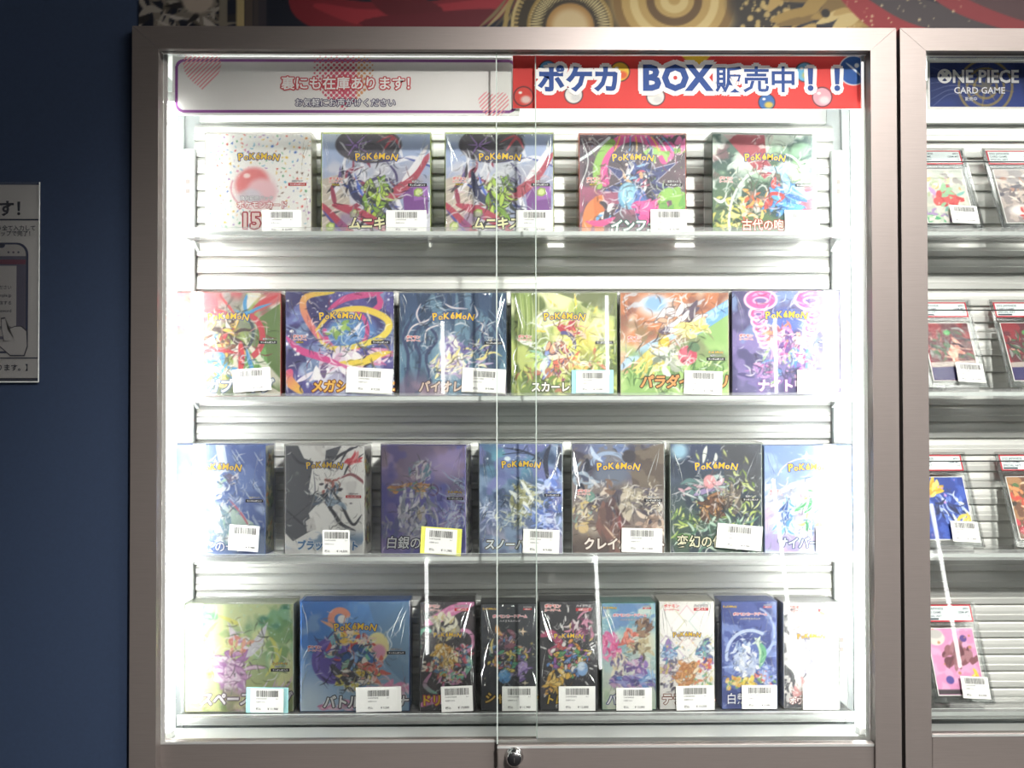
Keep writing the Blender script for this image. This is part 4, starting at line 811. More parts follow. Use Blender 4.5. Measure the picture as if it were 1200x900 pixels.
def a_night(A):
    A.grad('3c4a90', '4a5ca8', 90); A.cloud('2c3878', 4, .46, .6, 3, .9); A.cloud('7c94d4', 5, .6, .72, 6, .7); A.ring(.52, .98, .44, .46, .03, 'c8d8f0', a0=170, a1=300, al=.9); A.ring(.56, .6, .4, .5, .02, 'a8bce8', rot=10, a0=-80, a1=40, al=.8); A.stroke([(0, 1.2), (.3, 1.16), (.7, 1.0), (1, .72)], .03, '9cb4e8', w2=.01); A.stroke([(.6, 1.1), (.8, 1.2), (1, 1.24)], .06, '6c84cc', w2=.01)
    A.ell(.5, 1.0, .26, .3, '4c60ac', soft=.3); A.swirl(.46, 1.08, .18, .2, ['e8ecf4', 'c4d0e8', 'f6f8fa', 'a0b0d4'], 44, 4, (.024, .055), (.08, .18)); A.swirl(.36, .84, .14, .1, ['d4e0f0', '8ca4d0', '34407c'], 24, 5, (.012, .028), (.08, .16)); A.stroke([(.64, .7), (.76, .92), (.7, 1.2)], .06, '5ca878', w2=.014); A.stroke([(.62, .7), (.7, .9), (.68, 1.16)], .022, 'b8dcb0'); A.spikes(.66, .72, 5, .05, .13, 'd8e8d4', 10, 3); A.twinkle(.38, .68, .05, 'f0f6ff')
    A.swirl(.22, 1.48, .12, .1, ['e0a848', 'c87c34', 'ecd080', '74a45c'], 26, 6, (.02, .036), (.06, .14)); A.swirl(.5, 1.5, .12, .08, ['ecd44c', 'f4e88c', 'e0b83c'], 20, 7, (.024, .04), (.06, .12)); A.swirl(.78, 1.42, .14, .1, ['e4785c', 'f0ece4', '74a85c', 'd8505c'], 24, 8, (.014, .03), (.06, .14)); A.swirl(.85, 1.3, .14, .12, ['8ca0dc', 'b8c8f0', '5468b4'], 22, 9, (.016, .034), (.08, .18)); A.stars(30, 'e8f0fc', .005, .014, 4)
def a_monochrome(A):
    A.fill('e2dfdc'); A.poly([(0, .1), (.34, 0), (.5, .3), (.2, .5), (0, .46)], 'b8b4b4', .8); A.poly([(.44, .0), (1, 0), (1, .34), (.7, .2)], '6c6c70', .9); A.cloud('55565c', 5, .56, .62, 5, .95, y1=1.0); A.cloud('f2f0ee', 5, .58, .64, 9, .95); A.poly([(0, 1.1), (.2, 1.3), (.32, 1.9), (0, 1.95)], '3c3c42'); A.cloud('d8d4d2', 6, .62, .68, 14, .9, y0=1.2)
    A.swirl(.46, .9, .2, .36, ['e8e6ea', 'c8c4d4', '9c98b4', 'f4f2f4', '5c5a64'], 44, 4, (.014, .04), (.12, .3), ang=70, spread=50); A.swirl(.62, 1.06, .12, .14, ['8c88c0', 'b0acd4', 'e4e2f0'], 20, 5, (.02, .04), (.08, .18)); A.swirl(.85, .8, .14, .3, ['4c4c52', 'f0eeec', '75757c'], 40, 6, (.01, .028), (.08, .2)); A.swirl(.2, 1.6, .2, .14, ['f0eeea', '3c3c42', 'd08c8c', 'e4dcd8'], 26, 7, (.014, .034), (.1, .2)); A.swirl(.74, .16, .18, .07, ['a8c04c', 'd8443c', 'e8b44c'], 18, 8, (.014, .028), (.1, .2), ang=0, spread=25)
# ------------------------------------------------------------------ sealed boxes on the shelves
def logo_mesh():
    """the yellow and blue word on the boxes; one unit wide, baseline arched"""
    k = Ink()
    word = [('P', .52, .00, 10), ('o', .42, .020, 8), ('K', .46, .045, 4), ('é', .46, .065, 2), ('M', .44, .060, -2), ('o', .42, .045, -6), ('N', .48, .0, -10)]
    x = 0.0; put = []
    for ch, sz, z, rot in word:
        v, fs = glyphs(ch, .03)
        w = (v[:, 0].max() - v[:, 0].min()) * sz
        put.append((ch, x + w / 2, z, sz, rot)); x += w + .032
    s = 1.0 / x
    for ch, cx, z, sz, rot in put:
        k.text(ch, (cx - x / 2) * s, z * s * 1.1, sz * s, 'f0c93c', -.0006, '2f4a94', .075, 'c', 0.08, R(rot), .03)
    return k.mesh('logo')
LOGO = logo_mesh()

_CAP = {}
def caption_mesh(kind):
    if kind not in _CAP:
        k = Ink()
        if kind == 'game':
            k.text('ポケモン', 0, .012, .028, 'd8463e', -.0004, 'f4f0ee', .09, 'c', bold=.03)
            k.text('カードゲーム', 0, -.012, .019, 'd8463e', -.0004, 'f4f0ee', .1, 'c', bold=.03)
        elif kind == 'mega':
            k.text('ポケモン', 0, .012, .028, 'd8463e', -.0004, 'f4f0ee', .09, 'c', bold=.03)
            k.text('カードゲーム', 0, -.010, .019, 'd8463e', -.0004, 'f4f0ee', .1, 'c', bold=.03)
            k.text('MEGA', 0, -.032, .022, 'c8b04a', -.0004, '2c2c24', .08, 'c', bold=.03)
        elif kind in ('five', 'seven'):
            k.text('拡張パック', 0, .012, .018, 'e4e4e4', -.0004, '4a4a50', .08, 'c')
            bg = '26262c' if kind == 'five' else 'c83c40'
            k.rect(-.075, .075, -.022, .004, bg, -.0003)
            k.text('ランダム%s枚入り' % ('5' if kind == 'five' else '7'), 0, -.016, .017, 'f2f2f2', -.0005, None, .05, 'c', bold=.03)
        elif kind == 'head':
            k.text('ポケモンカードゲーム', 0, 0, .060, 'd4485a', -.0004, 'f2eef0', .1, 'c', bold=.03)
            k.text('ハイクラスパック', 0, -.075, .045, 'e8e4e8', -.0004, '54505c', .08, 'c')
        elif kind == 'corner':
            k.text('ポケモン', 0, .02, .075, 'd8463e', -.0004, 'f4f0ee', .1, 'c', bold=.03)
            k.text('カードゲーム', 0, -.045, .05, 'd8463e', -.0004, 'f4f0ee', .1, 'c', bold=.03)
        elif kind == 'cornerR':
            k.text('ハイクラス', 0, .03, .055, 'e4e0e0', -.0004, '5c5860', .1, 'c', bold=.03)
            k.rect(-.14, .14, -.045, .01, 'c83c44', -.0003)
            k.text('10枚入り', 0, -.035, .05, 'f4f0ee', -.0005, None, .08, 'c', bold=.03)
        _CAP[kind] = k.mesh('caption')
    return _CAP[kind]

def film_mesh(w, h, d, seed):
    """clear wrap: a loose shell with raised creases at the upper corners and edges"""
    rg = random.Random(seed); e = .0011; mb = MB()
    mb.box(-w / 2 - e, w / 2 + e, -d / 2 - e, d / 2 + e, .0003, h + e * 2, .0006)
    y = -d / 2 - e - .00005
    def crease(x0, z0, x1, z1, hw):
        n = 4; pts = []
        dx, dz = x1 - x0, z1 - z0; L = math.hypot(dx, dz); nx, nz = -dz / L, dx / L; bow = rg.uniform(-.003, .003)
        for i in range(n + 1):
            t = i / n; k = hw * math.sin(math.pi * (0.08 + .84 * t)); b = bow * math.sin(math.pi * t)
            cx, cz = x0 + dx * t + nx * b, z0 + dz * t + nz * b
            pts += [(cx - nx * k, y, cz - nz * k), (cx, y - k * .9, cz), (cx + nx * k, y, cz + nz * k)]
        fs = []
        for i in range(n):
            a = 3 * i; fs += [(a, a + 1, a + 4, a + 3), (a + 1, a + 2, a + 5, a + 4)]
        mb.add(pts, fs)
    for sx in (-1, 1):
        for i in range(rg.randint(2, 4)):
            a = rg.uniform(.06, .42); L = rg.uniform(.12, .34) * h
            x0 = sx * (w / 2 - rg.uniform(.001, .008)); z0 = h - rg.uniform(.001, .012)
            crease(x0, z0, x0 - sx * L * math.sin(a), z0 - L * math.cos(a), rg.uniform(.0003, .0008))
        for i in range(rg.randint(1, 3)):
            x0 = sx * (w / 2 - rg.uniform(.0005, .004)); z0 = rg.uniform(.1, .5) * h
            crease(x0, z0, x0 - sx * rg.uniform(.001, .01), z0 + rg.uniform(.1, .3) * h, rg.uniform(.0003, .0006))
    for i in range(int(w / .003)):
        x = -w / 2 + .004 + i * .003
        if x < w / 2 - .004 and rg.random() < .6: crease(x, h - .0003, x + rg.uniform(-.001, .001), h - rg.uniform(.002, .004), .0003)
    o = mb.build('film', 'film', None, fix=False); me = o.data; bpy.data.objects.remove(o)
    return me

_BAR = {}
def barcode_mesh(seed):
    if seed not in _BAR:
        rg = random.Random(seed); k = Ink(); x = -.0135
        while x < .0135:
            w = rg.choice([.0003, .0005, .0005, .0008]); k.rect(x, x + w, .0045, .0122, '2a2a2c', 0); x += w + rg.choice([.0003, .0005, .0007])
        _BAR[seed] = k.mesh('barcode', 'print_paper')
    return _BAR[seed]
_PT = {}
def price_mesh(price):
    if price not in _PT:
        k = Ink()
        k.text('2100' + str(7000 + len(_PT) * 37) + '0058', -.0135, .0016, .0022, '6a6a6c', 0)
        k.text('A-1', .0135, .0016, .0022, '6a6a6c', 0, align='r')
        k.text('未開封 BOX', -.0135, -.0026, .0021, '8a8a8c', 0)
        k.text('税込', -.0135, -.0112, .0032, '5a5a5c', 0)
        k.text('¥ ' + price, .0135, -.0112, .0036, '4a4a4c', 0, align='r')
        _PT[price] = k.mesh('price_text', 'print_paper')
    return _PT[price]

def price_tag(parent, x, y, z, w, h, rot, price, seed, backing=None):
    """paper price label standing at x, z on the front plane y of its parent"""
    o = MB().box(-w / 2, w / 2, -.0004, .0004, -h / 2, h / 2).build('price_label', 'paper', parent)
    o.location = (x, y, z); o.rotation_euler = (0, rot, 0)
    s = min(w / .032, h / .029)
    b = link('barcode', barcode_mesh(seed % 5), o); b.location = (0, -.00055, 0); b.scale = (s, 1, s)
    p = link('price_text', price_mesh(price), o); p.location = (0, -.00055, 0); p.scale = (s, 1, s)
    if backing:
        c = MB().box(-w / 2 - .006, w / 2 + .006, .0006, .0011, -h / 2 - .001, h / 2 + .0015).build('backing_card', backing, o)
    return o

def side_art(A, seed, pal):
    A.fill(pal[0]); A.cloud(pal[1], 3, .45, .65, seed, .9)
    for i in range(3):
        y = A.h * (.18 + .32 * i); A.ell(.5, y, .36, A.h * .11, pal[2 + i % 2], soft=.1, al=.7)
        A.swirl(.5, y, .26, A.h * .09, pal[1:], 22, seed + i, (.03, .08), (.15, .4))

S_PAL = {
    11: ['8a92a0', 'b8bca4', 'd8d4b4', '6c8c74', 'c88c5c', '3c4a44'], 12: ['c8c6c2', 'e4e2dc', '4c4a50', 'c8d89c', 'e0c060', '8c5c54'],
    13: ['5c5a6c', 'e8e6e0', 'd4dcd0', '6c5c9c', 'b8c4a8', '3c3a44'], 14: ['d8e8ec', 'f0f4f0', '7ca4c8', 'e8d87c', 'b4d4e0', '8c9cb0'],
    15: ['d4dcdc', 'f0f0ea', '8cb4c4', 'd8c890', 'b0bcc0', 'e4e4dc'], 16: ['dce8dc', 'f0f4f0', '7cb48c', 'c8d8b0', '9cc4b4', 'e8ece4']}

# row, left, right, top, bottom (pixels of the front), turn, picture, captions, title, tag rect, tag turn, price, label
B = [
 (0, 240, 365.5, 155, 274, 0, a_confetti, 'x7', ('ポケモンカード', '151'), (308, 355, 247, 274), 0, '26,800', None, 'white box speckled with coloured confetti round a pink disc, leftmost on the top shelf', 'f0e8e4'),
 (0, 376, 505.5, 155, 274, 0, a_lime, 'm5', ('ムニキスゼロ',), (453, 501, 247, 274), 0, '9,200', None, 'purple, lime and dark red box on the top shelf, directly beside the white confetti box', 'b4c83c'),
 (0, 521, 649.5, 155, 274, 0, a_lime, 'm5', ('ムニキスゼロ',), (605, 648, 248, 275), 0, '9,200', None, 'purple, lime and dark red box in the middle of the top shelf, behind glass edges', 'b4c83c'),
 (0, 678, 804.5, 156, 274.5, 0, a_neon, 'm5', ('インフェルノX',), (762, 805, 249, 277), 0, '16,980', None, 'black box with neon pink and green splashes and a navy starburst on the top shelf', 'd86a4c'),
 (0, 833, 959, 156, 273, 4, a_roar, 'g5', ('古代の咆哮',), (919, 961, 245, 271), 0, '9,980', None, 'forest green and red box with a blue swirl, rightmost on the top shelf', '3f5a4c'),
 (1, 204, 330, 341, 464.5, 0, a_scarletburst, '-5', ('メガブレイブ',), (274, 319, 431, 458), -4, '16,200', None, 'red, blue and white ray burst box, leftmost on the second shelf', 'c83c40'),
 (1, 334, 462, 340, 464.5, 0, a_ribbons, 'm5', ('メガシンフォニア',), (412, 456, 432, 460), 3, '9,200', 'paper', 'indigo starry box crossed by yellow and pink ribbons on the second shelf', '3c3878'),
 (1, 467, 594.5, 341, 465, 0, a_storm, 'g5', ('バイオレットex',), (547, 588, 433, 460), 3, '9,980', 'paper', 'dark blue box of bare trees and pale lightning on the second shelf', '24385c'),
 (1, 598, 724, 341, 465, 0, a_jungle, 'g5', ('スカーレットex',), (675, 714, 435, 461), 0, '10,980', 'teal_card', 'yellow green jungle box with a teal backed price label on the second shelf', '7f9648'),
 (1, 726, 855, 341, 465, 0, a_meadow, 'gl', ('パラダイムトリガー',), (801, 846, 435, 463), 2, '11,980', None, 'box with an orange sunset sky over a green meadow on the second shelf', 'e4d4c4'),
 (1, 857, 985, 339, 463.5, 0, a_loops, 'g5', ('ナイトワンダラー',), (933, 975, 433, 461), 0, '9,800', None, 'violet box with rows of magenta rings, rightmost on the second shelf', '4a4574'),
 (2, 203, 312.5, 519, 649, -3, a_ice, 'g5', ('未来の一閃',), (270, 306, 613, 643), 4, '9,980', None, 'ice blue and white box, leftmost on the third shelf', '5c74b4'),
 (2, 332, 428, 520, 648, -6, a_bolt, '-7', ('ブラックボルト',), (379, 412, 618, 647), 0, '14,800', None, 'white box splashed with black brush marks on the third shelf', 'c8c6c4'),
 (2, 445, 546.5, 520, 647, -9, a_lilac, 'l5', ('白銀のランス',), (499, 537, 616, 645), 3, '11,980', 'yellow_card', 'lilac and silver box with a yellow backed price label on the third shelf', '7a70b8'),
 (2, 560.5, 660, 518, 648, -4, a_frost, '-5', ('スノーハザード',), (613, 656, 618, 646), 2, '9,980', None, 'frosty night blue box with bare branches, behind both glass edges on the third shelf', 'dce8ec'),
 (2, 669.5, 779, 518, 648, -3, a_clay, 'g5', ('クレイバースト',), (728, 776, 617, 645), 1, '11,800', None, 'brown and slate box with clay coloured splashes on the third shelf', 'd8dcd8'),
 (2, 785, 893, 518, 649, -3, a_mask, '-5', ('変幻の仮面',), (839, 892, 614, 643), 5, '9,980', None, 'dark green and navy box with a tilted price label on the third shelf', 'dce4d8'),
 (2, 894.5, 1000, 520, 646, 2, a_sky, 'g-', ('サイバージャッジ',), (965, 985, 614, 643), 0, '9,800', None, 'pale blue sky and rock box, rightmost on the third shelf', '8ca4d0'),
 (3, 216, 344.5, 706, 833, 0, a_glade, 'gl', ('スペースジャグラー',), (295, 334, 806, 834), 1, '11,980', 'teal_card', 'green woodland box with pink swirls, leftmost on the bottom shelf', 'd4dcc0'),
 (3, 351, 480.5, 703, 832.5, 0, a_partners, 'g5', ('バトルパートナーズ',), (423, 466, 804, 831), -1, '9,200', 'paper', 'bright blue box with a purple disc, second on the bottom shelf', '3c74c4'),
 (3, 491.5, 557.5, 703.5, 833, 0, a_dream, 'c', ('ドリームex',), (517, 555, 803, 833), -2, '19,800', None, 'narrow black box wound with pink and green ribbons on the bottom shelf', '3c3438'),
 (3, 563, 629.5, 706, 833, 0, a_treasure, 'h', ('シャイニー',), (588, 629, 803, 832), 0, '11,980', None, 'narrow charcoal box with small gold stars, behind both glass edges on the bottom shelf', '3a3c42'),
 (3, 632, 701, 703, 832.5, 0, a_party, 'c', ('トレジャー',), (654, 698, 803, 832), 0, '12,800', None, 'narrow black box with white confetti dashes and a crowded coloured centre on the bottom shelf', '2c2c30'),
 (3, 704.5, 769.5, 705, 832.5, 0, a_region, 'h', ('バトルリージョン',), (721, 764, 805, 832), 0, '13,800', None, 'narrow sea green and grey box with pink and purple shapes on the bottom shelf', '7cb0a8'),
 (3, 772, 838, 703, 832, 0, a_festival, 'c', ('テラスタルフェス',), (791, 837, 803, 832), -1, '13,200', None, 'narrow white box with thin diamond lines on the bottom shelf', 'e4e0d4'),
 (3, 845, 911, 703.5, 832, 0, a_night, 'h', ('白熱のアルカナ',), (868, 910, 802, 830), 0, '9,980', None, 'narrow royal blue box with a white cloud in a ring on the bottom shelf', '5c70b8'),
 (3, 917.5, 984, 704.5, 832.5, 0, a_monochrome, 'c', ('ホワイト',), (939, 983, 804, 832), 0, '12,800', None, 'narrow white and grey box, rightmost on the bottom shelf', 'dcdad8'),
]
TITLE = {  # fill, outline, size, x, height above the bottom edge, shear
 'ポケモンカード': ('f4f0ee', 'c04850', .07, .30, .25, 0), 'ムニキスゼロ': ('f0ecc0', '2c2a38', .115, .25, .055, .1), 'インフェルノX': ('f2f4f2', '2c6c60', .115, .29, .035, .15), '古代の咆哮': ('f4ecd8', 'a83c34', .105, .28, .045, 0),
 'メガブレイブ': ('f4f4f6', '7c8ca4', .13, .17, .05, .15), 'メガシンフォニア': ('f0c060', '7c4020', .115, .24, .05, .1), 'バイオレットex': ('d8c4b4', '54484c', .105, .18, .05, .1), 'スカーレットex': ('f2f0e8', '3c3c34', .095, .19, .05, 0),
 'パラダイムトリガー': ('e4a468', '4c4030', .12, .18, .085, .15), 'ナイトワンダラー': ('f4f0f6', '8c5c9c', .115, .24, .05, 0), '未来の一閃': ('f4f6fa', '5c74a8', .125, .2, .05, 0), 'ブラックボルト': ('5c88b8', 'e4ecf2', .115, .16, .075, .1),
 '白銀のランス': ('f2f4f6', '3c3c4c', .145, .07, .08, .1), 'スノーハザード': ('eef2f4', '5c5430', .125, .07, .07, .1), 'クレイバースト': ('f0e8e0', '5c4440', .13, .13, .06, 0), '変幻の仮面': ('ece8cc', '2c3828', .135, .07, .08, 0), 'サイバージャッジ': ('d4dcec', '4c5878', .125, .14, .07, .1),
 'スペースジャグラー': ('f2ecf0', '6c5868', .125, .14, .075, .1), 'バトルパートナーズ': ('f4f4f4', '3c3c48', .115, .21, .045, .1), 'ドリームex': ('f0c83c', 'b83c5c', .2, .06, .12, 0), 'シャイニー': ('ecc464', '4c3c20', .2, .06, .16, .2), 'トレジャー': ('ecc850', '2c2418', .17, .12, .13, .2), 'バトルリージョン': ('f0f0f4', '4c508c', .2, .08, .12, .15), 'テラスタルフェス': ('f6f2ee', '8c5c50', .2, .05, .12, 0), '白熱のアルカナ': ('f2f4fa', '34407c', .2, .1, .12, 0), 'ホワイト': ('f4f0ee', 'a86c6c', .13, .1, .1, 0)}
SMALL = {'c', 'h'}

def card_box(i, spec):
    row, x0, x1, yt, yb, rot, art, cap, title, tg, trot, price, backing, label, edge = spec
    narrow = cap in SMALL
    D = .055 if row == 2 else (.040 if not narrow else .044)
    fy = FRONT if row != 2 else FRONT - .006
    pa = P(x0, (yt + yb) / 2, fy); pb = P(x1, (yt + yb) / 2, fy)
    w = (pb.x - pa.x) / math.cos(R(rot)); h = P((x0 + x1) / 2, yt, fy).z - SHELF_Z[row]
    w -= .0022; h -= .0025
    if row == 2: D = .042
    cx = (pa.x + pb.x) / 2
    rz = R(rot)
    c = Vector((cx, fy, 0)) + Matrix.Rotation(rz, 3, 'Z') @ Vector((0, D / 2, 0))
    t = thing('card_box', label, 'box', (c.x, c.y, SHELF_Z[row] + .0001), rz, group=None)
    yf = -D / 2
    name = 'edge_' + edge
    if name not in MATS: pm(name, edge, .4, 0, .08, 90)
    MB().box(-w / 2, w / 2, yf, D / 2, .0008, h, .0006).build('carton', name, t)
    A = Art(w - .0008, h - .0012, .00105); art(A); A.finish(0 if i == 0 else 240, i)
    o = link('front_print', A.mesh('front_print', lift=.11), t); o.location = (0, yf - .00015, .0012)
    if i in S_PAL:
        SA = Art(D - .004, h - .004, .0014); side_art(SA, i, S_PAL[i])
        s = link('side_print', SA.mesh('side_print'), t)
        s.location = (w / 2 + .00015, 0, .002); s.rotation_euler = (0, 0, R(90))
    H = h / w
    def put(me, fx, fz, sc, nm):
        q = link(nm, me, t); q.location = ((fx - .5) * w, yf, h - fz * w); q.scale = (sc * w, 1, sc * w); return q
    if not narrow:
        if cap not in ('gl', 'l5'): put(LOGO, .505, .245 * (H / .93) if row != 2 else .285, .385 if row != 2 else .46, 'logo')
        lw = 1.15 if row != 2 else 1.3
        if cap[0] == 'm': put(caption_mesh('mega'), .13, .44, lw, 'caption')
        if cap[0] == 'g': put(caption_mesh('game'), .13, .44 if row != 2 else .54, lw, 'caption')
        if cap[1] == '5': put(caption_mesh('five'), .88, .46 if row != 2 else .60, lw, 'caption')
        if cap[1] == '7': put(caption_mesh('seven'), .87, .47 if row != 2 else .62, lw, 'caption')
        if cap[1] == 'l':
            put(caption_mesh('five'), .88, .60, lw, 'caption'); put(LOGO, .88, .56, .13, 'logo')
        if cap == 'l5': put(LOGO, .88, .55, .16, 'logo')
    elif cap == 'h':
        put(LOGO, .15, .10, .24, 'logo'); put(caption_mesh('head'), .52, .24, 1.05, 'caption'); put(caption_mesh('cornerR'), .84, .08, .55, 'caption')
    else:
        put(LOGO, .5, .64, .5, 'logo'); put(caption_mesh('corner'), .22, .12, .95, 'caption'); put(caption_mesh('cornerR'), .76, .12, .95, 'caption')
    k = Ink(); f = TITLE[title[0]]; word = title[0]
    while len(word) > 2 and f[3] + len(word) * f[2] * .92 > .985: word = word[:-1]
    k.text(word, (f[3] - .5) * w, f[4] * w, f[2] * w * 1.06, f[0], yf - .0006, f[1], .07, 'l', f[5], 0, .014 if any('\u4e00' <= ch <= '\u9fff' for ch in word) else .038, .92)
    if len(title) > 1:
        k.text(title[1], (.36 - .5) * w, .06 * w, .2 * w, 'e8d4d0', yf - .0006, 'a83c48', .07, 'l', 0, 0, .03)
        k.text('強化拡張パック', (.33 - .5) * w, .325 * w, .045 * w, 'f4f4f4', yf - .0006, '8c8c94', .08, 'l')
    link('title', k.mesh('title'), t)
    link('film', film_mesh(w, h, D, i + 3), t)
    sx = w / (x1 - x0)
    tw = (tg[1] - tg[0]) * sx; th = (tg[3] - tg[2]) * (h / (yb - yt))
    if i == 17: tw = .04; tg = (952, 994, tg[2], tg[3])
    price_tag(t, ((tg[0] + tg[1]) / 2 - (x0 + x1) / 2) * sx, yf - .0042, max((yb - (tg[2] + tg[3]) / 2) * (h / (yb - yt)), th / 2 + .0008), tw, th, R(trot), price, i, backing)
    return t
for i, spec in enumerate(B): card_box(i, spec)
# ------------------------------------------------------------------ signs inside the glass
SIGN_Y = .050
def sign_base(name, label, x0, x1, y0, y1, Y):
    a = P(x0, y1, Y); b = P(x1, y0, Y)
    t = thing(name, label, 'sign', ((a.x + b.x) / 2, Y, a.z))
    w = b.x - a.x; h = b.z - a.z
    return t, w, h
def heart(A, x, y, s, fn):
    X = (A.x - x) / s; Y = -(A.y - y) / s + .1
    d = (X * X + Y * Y - .55) ** 3 - X * X * Y ** 3 * 1.1
    fn(d < 0)
t, w, h = sign_base('notice_sign', 'white sign with purple rounded border and pink hearts, above the top shelf', 202, 609, 67, 135, .036)
MB().box(-w / 2, w / 2, .0002, .0012, 0, h).build('board', 'paper', t)
A = Art(w, h, .0009); A.fill('ebe7e5'); H = A.h
X = np.abs(A.x - .5) - (.5 - .012); Y = np.abs(A.y - H / 2) - (H / 2 - .012); r = .02
q = np.hypot(np.maximum(X + r, 0), np.maximum(Y + r, 0)) + np.minimum(np.maximum(X + r, Y + r), 0) - r
A.mix(((np.abs(q) < .0042)).astype(float), '8a4c90'); A.mix((q > .0042).astype(float), 'f6f5f3')
for hxx, hy, hs in ((.085, .045, .062), (.925, .145, .05)):
    def st(m, A=A):
        s = ((A.x + A.y) / .0125) % 1.0
        A.mix(m * (s < .5).astype(float), 'e8a0a6')
    heart(A, hxx, hy, hs, st)
def dots(m):
    u = ((A.x + A.y) / .016) % 1 - .5; v = ((A.x - A.y) / .016) % 1 - .5
    rr = np.hypot(A.x - .49, A.y - .08) / .1
    A.mix(m * (np.hypot(u, v) < .60 - .36 * rr).astype(float), np.where((A.x > .53)[..., None], np.array(hx('d89a6a')), np.array(hx('d05a70'))))
heart(A, .49, .075, .10, dots)
o = link('sign_print', A.mesh('sign_print', 'print_paper'), t)
k = Ink()
k.text('裏にも在庫あります！', -.003 * w, h * .46, .0172, 'f8f4f2', -.0006, 'cc5058', .085, 'c', bold=.02)
k.text('お気軽にお声がけください', -.003 * w, h * .165, .0105, 'f4f2f4', -.0006, '3a3060', .09, 'c', bold=.01)
link('lettering', k.mesh('lettering', 'print_paper'), t)

t, w, h = sign_base('sale_sign', 'red sign with large blue lettering edged in white, above the top shelf', 601, 1018, 66, 127, .031)
MB().box(-w / 2, w / 2, .0002, .0012, 0, h).build('board', 'paper', t)
A = Art(w, h, .0009); A.fill('d8403e'); H = A.h
A.poly([(.472, 0), (.556, 0), (.514, .036)], 'ecc53c')
for bx, by, br, c1, c2 in ((.03, .115, .026, 'd84a44', 'ece8e4'), (.098, .04, .024, '5a9cd0', '3c78b8'), (.3, .045, .026, 'e8c040', 'd84a3c'), (.17, .11, .024, 'e4e0dc', 'c8c8c8'), (.4, .115, .024, 'e4e0dc', 'c8c8c8'), (.82, .045, .026, '6cb0d8', 'e8c84c'), (.868, .115, .026, 'e8a0ac', 'f0d8d8'), (.712, .13, .022, '3c68a8', 'e8c040')):
    A.ell(bx, by, br + .003, br + .003, '38303a'); A.ell(bx, by, br, br, c1); A.ell(bx + br * .25, by + br * .35, br * .6, br * .45, c2, soft=.5, al=.8); A.ell(bx - br * .35, by - br * .4, br * .22, br * .16, 'f6f0ec', soft=.4)
A.ell(.957, .04, .043, .043, 'f2eeee'); A.ell(.957, .04, .040, .040, '2c58a0'); A.stroke([(.935, .018), (.955, .034), (.985, .062)], .0028, 'e8eef6'); A.ell(.966, .026, .007, .007, 'f4f6f8')
link('sign_print', A.mesh('sign_print', 'print_paper'), t)
k = Ink()
for s, fx in (('ポ', .107), ('ケ', .185), ('カ', .26), ('B', .390), ('O', .455), ('X', .522), ('販', .605), ('売', .682), ('中', .758), ('！', .835), ('！', .910)):
    sz = .034 if s not in 'BOX' else .043
    k.text(s, (fx - .5) * w, h * .36, sz, '2c4c92', -.0008, 'f4f2f2', .14, 'c', bold=.045 if s not in '販売中' else .02, squash=1.0 if s not in 'BOX' else .95)
link('lettering', k.mesh('lettering', 'print_paper'), t)

t, w, h = sign_base('game_sign', 'navy sign with white lettering and gold rings in the card showcase', 1090, 1330, 74, 125, .045)
MB().box(-w / 2 - .003, w / 2 + .003, .0002, .0014, -.003, h + .003).build('board', 'paper', t)
A = Art(w, h, .001); A.grad('2c3a72', '34468a', 20); A.cloud('22305c', 6, .5, .65, 3, .6); H = A.h
for cx, rr in ((.27, .09), (.27, .13), (.27, .055), (.8, .1)): A.ring(cx, H * .55, rr, rr, .006, 'a08a54', al=.8)
for i in range(6): A.stroke([(0, .02 + .04 * i), (.12, .05 + .02 * i), (.3, .0 + .05 * i)], .0016, '8c90b0', al=.7)
A.spikes(.27, H * .55, 8, .02, .12, 'b09858', 10, 2, .5)
link('sign_print', A.mesh('sign_print', 'print_paper'), t)
k = Ink(); zx = -w / 2 + .0185
k.disc(zx, h * .69, .0092, 'f0eeee', -.0006, 28, .0064)
k.text('×', zx, h * .69 - .0082, .026, 'f0eeee', -.0007, None, 0, 'c', bold=.05)
k.text('NE PIECE', zx + .0105, h * .69 - .0078, .0225, 'f2f0f0', -.0006, '2c3a60', .03, 'l', bold=.03, squash=.94)
k.text('CARD GAME', zx + .012, h * .3, .0115, 'e8e8ee', -.0006, None, 0, 'l')
k.text('販売中', zx + .026, h * .14, .0052, 'd8d8e0', -.0006, None, 0, 'l')
link('lettering', k.mesh('lettering', 'print_paper'), t)

